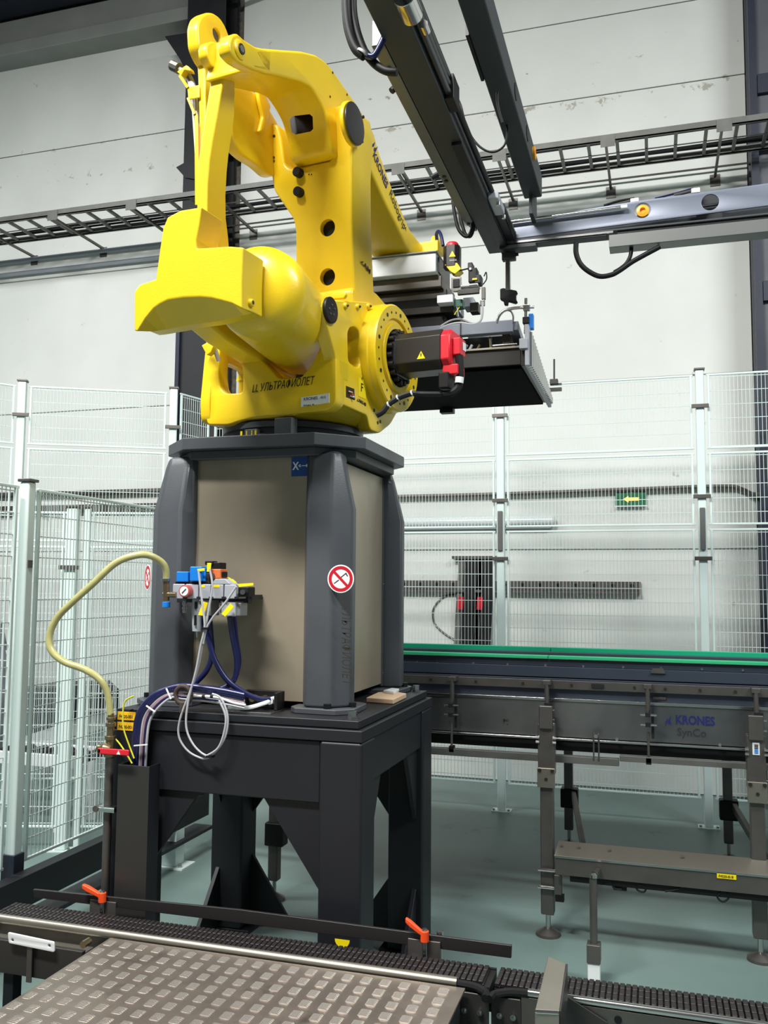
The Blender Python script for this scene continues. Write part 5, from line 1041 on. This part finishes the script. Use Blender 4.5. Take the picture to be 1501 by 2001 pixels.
# hangers in front of the panel
def hanger(px_, full):
    x = at(px_, 1380, Y=4.50).x
    B(MB().cyl((x, 4.52, zf(1395, 4.52)), (x, 4.52, zf(1338, 4.52)), .011, 10), 'hanger_rod', STG, k)
    B(MB().bx(x-.02, x+.02, 4.51, 4.58, zf(1342, 4.52), zf(1332, 4.52)), 'hanger_hook', STG, k, .004)
    for py in (1392, 1411): z = zf(py, 4.48); B(MB().cyl((x-.035, 4.49, z), (x+.04, 4.49, z), .0065, 10), 'cross_bolt', SSH, k); B(MB().bx(x-.012, x+.012, 4.48, 4.50, z-.01, z+.01), 'clamp_block', STD, k)
    B(MB().bx(x-.012 if full else x+.015, x+.028 if full else x+.028, 4.505, 4.512, zf(1437, 4.5), zf(1378, 4.5)), 'backing_plate', STD, k)
    if not full: B(MB().cyl((x, 4.51, zf(1478, 4.51)), (x, 4.51, zf(1425, 4.51)), .006, 8), 'lower_rod', STG, k); B(MB().bx(x-.012, x+.012, 4.50, 4.54, zf(1486, 4.51), zf(1474, 4.51)), 'foot_clamp', BLK, k)
for p_, fl2 in ((882, False), (1068, True), (1266, False), (1479, True)): hanger(p_, fl2)
x = at(1165, 1440, Y=4.5).x; B(MB().cyl((x-.012, 4.5, zf(1485, 4.5)), (x-.012, 4.5, zf(1430, 4.5)), .004, 8).cyl((x+.012, 4.5, zf(1485, 4.5)), (x+.012, 4.5, zf(1430, 4.5)), .004, 8), 'fork_rods', STG, k); B(MB().cyl((x, 4.5, zf(1437, 4.5)), (x, 4.48, zf(1437, 4.5)), .010, 10), 'fork_bolt', SSH, k)
def leg(x, y, w, zt, lab='leg', head=True):
    l = B(MB().bx(x-w/2, x+w/2, y-w/2, y+w/2, .10, zt), 'leg', STG, k, .006)
    B(MB().cyl((x, y, .03), (x, y, .10), .012, 12), 'spindle', SSH, l); B(MB().lathe((x, y, 0), Zz, [(0, .06), (.012, .058), (.028, .03), (.036, .016)], 24), 'levelling_foot', STG, l)
    return l
for px_ in (1070, 1480):
    x = at(px_, 1600, Y=4.42).x; l = leg(x, 4.42, .062, zf(1520, 4.42))
    q0, q1 = zf(1520, 4.39), zf(1420, 4.39)
    B(MB().bx(x-.04, x+.04, 4.385, 4.45, q0, q1), 'leg_head', STG, l, .004)
    B(MB().bx(x-.033, x+.033, 4.37, 4.384, q1-.02, zf(1382, 4.39)), 'head_plate', STG, l, .006)
    B(MB().bx(x-.042, x+.042, 4.372, 4.384, zf(1545, 4.38), zf(1506, 4.38)), 'clamp_plate', SST, l, .003)
    for dx in (-.04, .04):
        for py in (1446, 1455): B(MB().cyl((x+dx-.008, 4.38, zf(py, 4.38)), (x+dx+.008, 4.38, zf(py, 4.38)), .007, 8), 'bolt', SSH, l)
        B(MB().cyl((x+dx*.75, 4.384, zf(1511, 4.38)), (x+dx*.75, 4.366, zf(1511, 4.38)), .009, 8), 'clamp_bolt', BSM, l)
    B(MB().cyl((x, 4.372, zf(1528, 4.38)), (x, 4.369, zf(1528, 4.38)), .008, 10), 'centre_hole', BSM, l)
    if px_ == 1480:
        flat('barcode_label', YP(4.384), [(x-.016, q1-.085), (x+.014, q1-.085), (x+.014, q1-.03), (x-.016, q1-.03)], WHI, l, .002, px=False)
        for i in range(6): flat('barcode_bar', YP(4.381), [(x-.008, q1-.078+i*.007), (x+.008, q1-.078+i*.007), (x+.008, q1-.074+i*.007), (x-.008, q1-.074+i*.007)], BLU if i < 3 else BLK, l, .0006, px=False)
x = at(538, 1600, Y=4.45).x; l = leg(x, 4.45, .055, .85)
B(MB().bx(x-.045, x+.06, 4.41, 4.49, .28, .40), 'brace_clamp', BLK, l, .008); B(MB().beam((x+.03, 4.47, .35), (x+.55, 5.6, .50), .03, .045), 'brace', STG, l, .004)
for px_, dx in ((1112, 1), (1423, 1)):
    x = at(px_, 1600, Y=5.95).x; l = leg(x, 5.95, .055, .82)
    B(MB().bx(x-.05, x+.06, 5.91, 5.99, .24, .36), 'brace_clamp', BLK, l, .008)
    B(MB().beam((x+.03, 5.93, .33), (x+.20, 4.9, .14), .03, .045), 'brace', STG, l, .004)
kb(X0, X1, 4.60, 4.64, .60, .66, 'lower_cross_rail', GAL) if False else None

# ================================================================ low stainless beam in front of the conveyor legs
q = thing('transfer_beam', (0.1, 4.35, .3), 'low steel channel beam at the right with sensors hanging under it', 'beam')
z1, z2 = .445, .405
B(MB().prism([(-.46, 4.40, z1+.002), (1.2, 4.40, z1+.002), (1.2, 4.30, z2), (-.47, 4.30, z2)], (0, 0, -.006)), 'sloping_top', SST, q, .001)
B(MB().bx(-.465, 1.2, 4.298, 4.304, z2-.085, z2-.002), 'front_web', STG, q, .001); B(MB().bx(-.465, 1.2, 4.294, 4.30, z2-.008, z2), 'bright_edge', SSH, q)
B(MB().bx(-.40, 1.2, 4.31, 4.38, z2-.115, z2-.088), 'lower_channel', BLK, q, .002)
for x in (-.44, -.36, -.22, .1): B(MB().cyl((x, 4.36, z1-.012), (x, 4.355, z1-.004), .006, 8), 'screw', STG, q)
a_ = at(1420, 1712, Y=4.295); flat('yellow_label', YP(4.296), [(a_.x-.04, a_.z-.012), (a_.x+.04, a_.z-.012), (a_.x+.04, a_.z+.012), (a_.x-.04, a_.z+.012)], YE2, q, .002, px=False)
text('F4220-B18', YP(4.2935), a_.x-.033, a_.z-.006, .014, INK, q)
for px_ in (1072, 1478):
    for py in (1702, 1736):
        p_ = at(px_, py, Y=4.36); B(MB().cyl((p_.x-.05, 4.37, p_.z), (p_.x+.05, 4.37, p_.z), .008, 10), 'tie_bolt', SSH, q)
p_ = at(1090, 1725, Y=4.36); B(MB().bx(p_.x-.015, p_.x+.02, 4.34, 4.38, p_.z-.05, p_.z+.04), 'end_clamp', STG, q, .003); B(MB().bx(p_.x-.01, p_.x+.03, 4.34, 4.37, p_.z-.08, p_.z-.05), 'brush', BLK, q)
for px_ in (1212, 1285): p_ = at(px_, 1735, Y=4.33); B(MB().bx(p_.x-.03, p_.x+.03, 4.32, 4.35, p_.z-.01, p_.z+.012), 'sensor', BLK, q, .004)
for pts in ([(1190, 1715), (1200, 1735), (1215, 1738)], [(1240, 1720), (1245, 1738), (1258, 1743), (1262, 1735), (1250, 1728)], [(1300, 1742), (1330, 1735), (1345, 1715), (1370, 1715), (1392, 1732)], [(1412, 1740), (1402, 1752), (1412, 1762), (1424, 1755), (1422, 1745)]):
    B(MB().tube([at(a, b, Y=4.31) for a, b in pts], .0045), 'sensor_lead', BLK, q)
t = thing('support_rod', (-.28, 4.1, 0), 'thin grey upright rod with a white lower tube below the low beam', 'rod')
xa = at(1159, 1700, Y=3.95).x; SY = 3.95
B(MB().cyl((xa, 4.10, .14), (xa, 4.27, .36), .016, 14) if False else MB().cyl((xa, SY, .15), (xa, SY, .435), .016, 14), 'rod', STG, t)
B(MB().beam((xa, SY, .425), (xa, 4.29, .36), .02, .02), 'arm', STG, t, .002); B(MB().bx(xa-.028, xa+.028, SY-.03, SY+.03, .09, .165), 'clamp', STG, t, .003); B(MB().bx(xa-.025, xa+.025, SY-.025, SY+.025, 0.0, .09), 'white_foot', WHI, t, .003); B(MB().lathe((xa, SY, .432), Zz, [(0, .02), (.012, .02), (.02, .01)], 12), 'top_nut', SSH, t)
# ================================================================ front chain conveyor
CZ = .45
def chain_conveyor(x0, x1, name, lab, xl=None):
    t = thing(name, ((x0+x1)/2, 2.82, CZ-.2), lab, 'conveyor')
    B(MB().bx(x0, x1, 2.775, 2.90, CZ-.04, CZ-.012), 'chain_bed', CHD, t)
    B(MB().bx(x0, x1, 2.900, 2.907, CZ-.14, CZ-.005), 'rear_side_plate', STD, t, .001); B(MB().bx(x0, x1, 2.755, 2.762, CZ-.15, CZ-.012), 'front_side_plate', STG, t, .001)
    # links: a row of three cleats per pitch, shared mesh
    M = MB()
    for a, b in ((2.778, 2.816), (2.820, 2.858), (2.862, 2.898)):
        M.bx(x0, x0+.014, a, b, CZ-.011, CZ+.003); 
    M.bx(x0, x0+.017, 2.778, 2.898, CZ-.0115, CZ-.006)
    l = B(M, 'chain_link', CHN, t, .0015, seg=1)
    n = int((x1-x0)/.0182)
    for i in range(1, n): o = bpy.data.objects.new('chain_link', l.data); COL.objects.link(o); o.parent = t; o.location = (i*.0182, 0, 0); m_ = o.modifiers.new('bevel', 'BEVEL'); m_.width = .0015; m_.segments = 1
    return t
t1 = chain_conveyor(-2.32, -.50, 'chain_conveyor', 'low brown chain conveyor with a round steel edge rail before the stand')
B(MB().cyl((-2.28, 2.752, CZ), (-.595, 2.752, CZ), .0155, 16), 'edge_rail', SST, t1)
B(MB().tube([(-.595, 2.752, CZ-.002), (-.54, 2.75, CZ-.004), (-.505, 2.735, CZ-.01), (-.50, 2.70, CZ-.012)], .012), 'black_edge_rail', BLK, t1)
t2 = chain_conveyor(-.485, 1.0, 'chain_conveyor', 'second low chain conveyor reaching the lower right corner')
B(MB().cyl((-.38, 2.752, CZ), (1.0, 2.752, CZ), .011, 16), 'edge_rail', SSH, t2)
B(MB().tube([(-.38, 2.752, CZ-.002), (-.43, 2.75, CZ-.004), (-.475, 2.735, CZ-.01), (-.487, 2.70, CZ-.012)], .012), 'black_edge_rail', BLK, t2)
for tt, x0, x1 in ((t1, -.60, -.497), (t2, -.49, -.40)):
    B(MB().bx(x0, x1, 2.742, 2.754, CZ-.22, CZ-.02), 'bearing_plate', GDK, tt, .004)
    for a, b in ((.3, .05), (.75, .05), (.7, .10), (.35, .14)): x = x0+(x1-x0)*a; B(MB().cyl((x, 2.742, CZ-b-.02), (x, 2.732, CZ-b-.02), .009, 10), 'bolt', SSH, tt); B(MB().cyl((x, 2.732, CZ-b-.02), (x, 2.724, CZ-b-.02), .004, 8), 'bolt_tip', SSH, tt)
B(MB().bx(-.40, 1.0, 2.745, 2.754, CZ-.25, CZ-.012), 'front_plate', STG, t2, .001)
for p in ((1160, 1987), (1208, 1993)): c = at(*p, Y=2.744); B(MB().cyl((c.x, 2.745, c.z), (c.x, 2.742, c.z), .011, 10), 'plate_hole', BLK, t2)
for x in (-2.1, -1.3, -.7, .2, .8):
    B(MB().bx(x, x+.06, 2.79, 2.87, .02, CZ-.045), 'leg', STG, t1 if x < -.6 else t2, .004); B(MB().bx(x-.03, x+.09, 2.77, 2.89, 0, .02), 'foot', STG, t1 if x < -.6 else t2, .004)
# diamond plate walkway
wk = thing('checker_plate_walkway', (-1.18, 2.4, CZ-.05), 'aluminium checker plate walkway with raised five-bar treads', 'walkway')
WZ = .448
B(MB().prism([(-1.795, 2.728, WZ-.008), (-.565, 2.728, WZ-.008), (-.565, 1.2, WZ-.008), (-1.795, 1.2, WZ-.008)], (0, 0, .008)), 'plate', TRD, wk, .001)
M = MB(); nx = 0
y = 2.705; row = 0
for j in range(11):
    for i in range(20):
        x = -1.789+i*.0603
        yy_ = 2.690-j*.0668
        if x > -.60: continue
        for q_ in range(5):
            cx, cy = x+.020, yy_-.018+q_*.0078
            r1 = [Vector((cx-.016, cy-.0024, WZ)), Vector((cx+.016, cy-.0024, WZ)), Vector((cx+.016, cy+.0024, WZ)), Vector((cx-.016, cy+.0024, WZ))]
            r2 = [Vector((cx-.010, cy-.0006, WZ+.0030)), Vector((cx+.010, cy-.0006, WZ+.0030)), Vector((cx+.010, cy+.0006, WZ+.0030)), Vector((cx-.010, cy+.0006, WZ+.0030))]
            M.loft([r1, r2])
o = B(M, 'tread_bars', TRM, wk, smooth=False); o['kind'] = 'stuff'
B(MB().bx(-1.78, -.58, 2.70, 2.72, .30, WZ-.009), 'support_angle', STD, wk)
B(MB().bx(-.60, -.575, 1.3, 2.68, .02, WZ-.009), 'side_skirt', STD, wk)
for y in (1.4, 2.6): B(MB().bx(-1.78, -1.74, y, y+.04, 0, WZ-.009), 'leg', STD, wk)
# steel guard and bracket at the lower left
t = thing('side_guard', (-2.1, 2.6, .2), 'dark steel guard with a white hole bracket at the lower left corner', 'guard')
B(MB().bx(-2.32, -1.87, 2.68, 2.70, .30, .41), 'guard_plate', GDK, t, .003)
a = [at(15, 1822, Y=2.66), at(105, 1842, Y=2.66), at(106, 1862, Y=2.66), at(17, 1843, Y=2.66)]
plate('white_bracket', YP(2.66), [[(15, 1822), (105, 1841), (106, 1861), (17, 1843)], ('c', 24, 1837, .006), ('c', 96, 1848, .006)], -.006, 0, WHI, t, .001, .006)
B(MB().bx(-2.28, -1.87, 2.70, 2.745, .395, .402), 'ledge', SST, t, .001); c = at(167, 1843, Y=2.66); B(MB().cyl((c.x, 2.68, c.z), (c.x, 2.645, c.z), .012, 10), 'bolt', BRS, t)
B(MB().bx(-2.08, -2.06, 2.665, 2.67, .29, .42), 'strap', STG, t); B(MB().bx(-2.20, -2.16, 2.70, 2.745, 0, .395), 'upright', STD, t)
t = thing('cover_sheet', (-2.1, 2.2, .2), 'plain brownish steel sheet left of the checker plate', 'sheet')
B(MB().bx(-2.6, -1.80, 1.3, 2.52, .262, .27), 'sheet', mat('brownish_steel', (130, 122, 114), .5, .5, noise=.12, scale=3), t, .002); B(MB().bx(-2.6, -1.80, 2.3, 2.31, .271, .30), 'upstand', STG, t)
for x in (-2.5, -1.9): B(MB().bx(x, x+.04, 1.5, 1.54, 0, .261), 'leg', STD, t); B(MB().bx(x, x+.04, 2.4, 2.44, 0, .261), 'leg', STD, t)
# long dark guide bar with its two clamps
db = thing('guide_bar', (-1.3, 2.95, .5), 'long flat dark guide bar lying across in front of the stand legs', 'bar')
B(MB().prism([at(*p, Y=2.95) for p in ((64, 1738), (470, 1778), (1000, 1848), (999, 1873), (470, 1804), (66, 1754))], (0, .012, 0)), 'bar', BLM, db, .002)
for i, (px0, py0, px1, py1, l) in enumerate(((162, 1731, 200, 1752, 'orange clamping lever near the left end of the dark guide bar'), (793, 1797, 830, 1828, 'orange clamping lever near the right end of the dark guide bar'))):
    a, b = at(px0, py0, Y=2.93), at(px1, py1, Y=2.93)
    t = thing('clamping_lever', b, l, 'lever', 'orange clamping levers')
    B(MB().loft([[p+Vector((0, yo, zo))*s for yo, zo in ((-.010, -.010), (.010, -.010), (.010, .010), (-.010, .010))] for p, s in ((a, .8), (a.lerp(b, .25), 1.0), (a.lerp(b, .8), .85), (b, 1.1))]), 'handle', ORA, t, .004, seg=3)
    B(MB().cyl(b+Vector((0, 0, -.02)), b+Vector((0, 0, .015)), .014, 14), 'hub', ORA, t, .002); B(MB().cyl(b+Vector((0, 0, .015)), b+Vector((0, 0, .021)), .009, 8), 'screw', SSH, t)
    B(MB().cyl((b.x, 2.93, .36), (b.x, 2.93, b.z-.02), .009, 12), 'stud', SSH, t)
    B(MB().bx(b.x-.05, b.x+.05, 2.908, 2.975, CZ-.055, CZ-.045), 'bracket', STG, t, .003); B(MB().cyl((b.x-.04, 2.925, CZ-.045), (b.x-.04, 2.925, CZ-.03), .010, 6), 'bracket_bolt', SSH, t)
    B(MB().bx(b.x-.06, b.x+.05, 2.94, 2.948, b.z-.09, b.z-.02), 'clamp_plate', STG, t, .002)
c = at(858, 1825, Y=2.96); tag(B(MB().cyl((c.x, 2.975, .42), (c.x, 2.975, c.z), .008, 10).cyl((c.x, 2.975, c.z-.01), (c.x, 2.975, c.z+.004), .012, 8), 'threaded_stud', SSH), 'small steel stud behind the guide bar right of the right orange lever', 'stud')
# bent deflector at the bottom right
t = thing('deflector_plate', (-.30, 2.6, .45), 'bent steel deflector plate standing over the chain at the bottom right', 'plate')
zt_ = .56
pp = [at(1071, 1868, Z=zt_), at(1106, 1883, Z=zt_), at(1093, 1975, Z=zt_-.02), at(1046, 1972, Z=zt_-.02)]
B(MB().prism(pp, (0, 0, -.006)), 'top_face', SST, t, .002)
B(MB().prism([pp[1], pp[2], pp[2]-Vector((0, 0, .09)), pp[1]-Vector((0, 0, .10))], (.005, 0, 0)), 'side_face', GDK, t, .001)
B(MB().prism([pp[3]+Vector((0, 0, -.006)), pp[2]+Vector((0, 0, -.006)), pp[2]-Vector((0, .012, .11)), pp[3]-Vector((0, .012, .11))], (0, -.005, 0)), 'front_face', SST, t, .001)
B(MB().cyl(pp[3]+Vector((0.003, -.004, -.004)), pp[2]+Vector((-.003, -.004, -.004)), .005, 8), 'bright_edge', SSH, t)
a = at(1090, 1958, Y=2.73); B(MB().prism([(a.x+.02, 2.735, a.z+.02), (a.x+.14, 2.735, a.z-.04), (a.x+.14, 2.735, a.z-.12), (a.x+.02, 2.735, a.z-.12)], (0, .006, 0)), 'holder', GDK, t, .001)
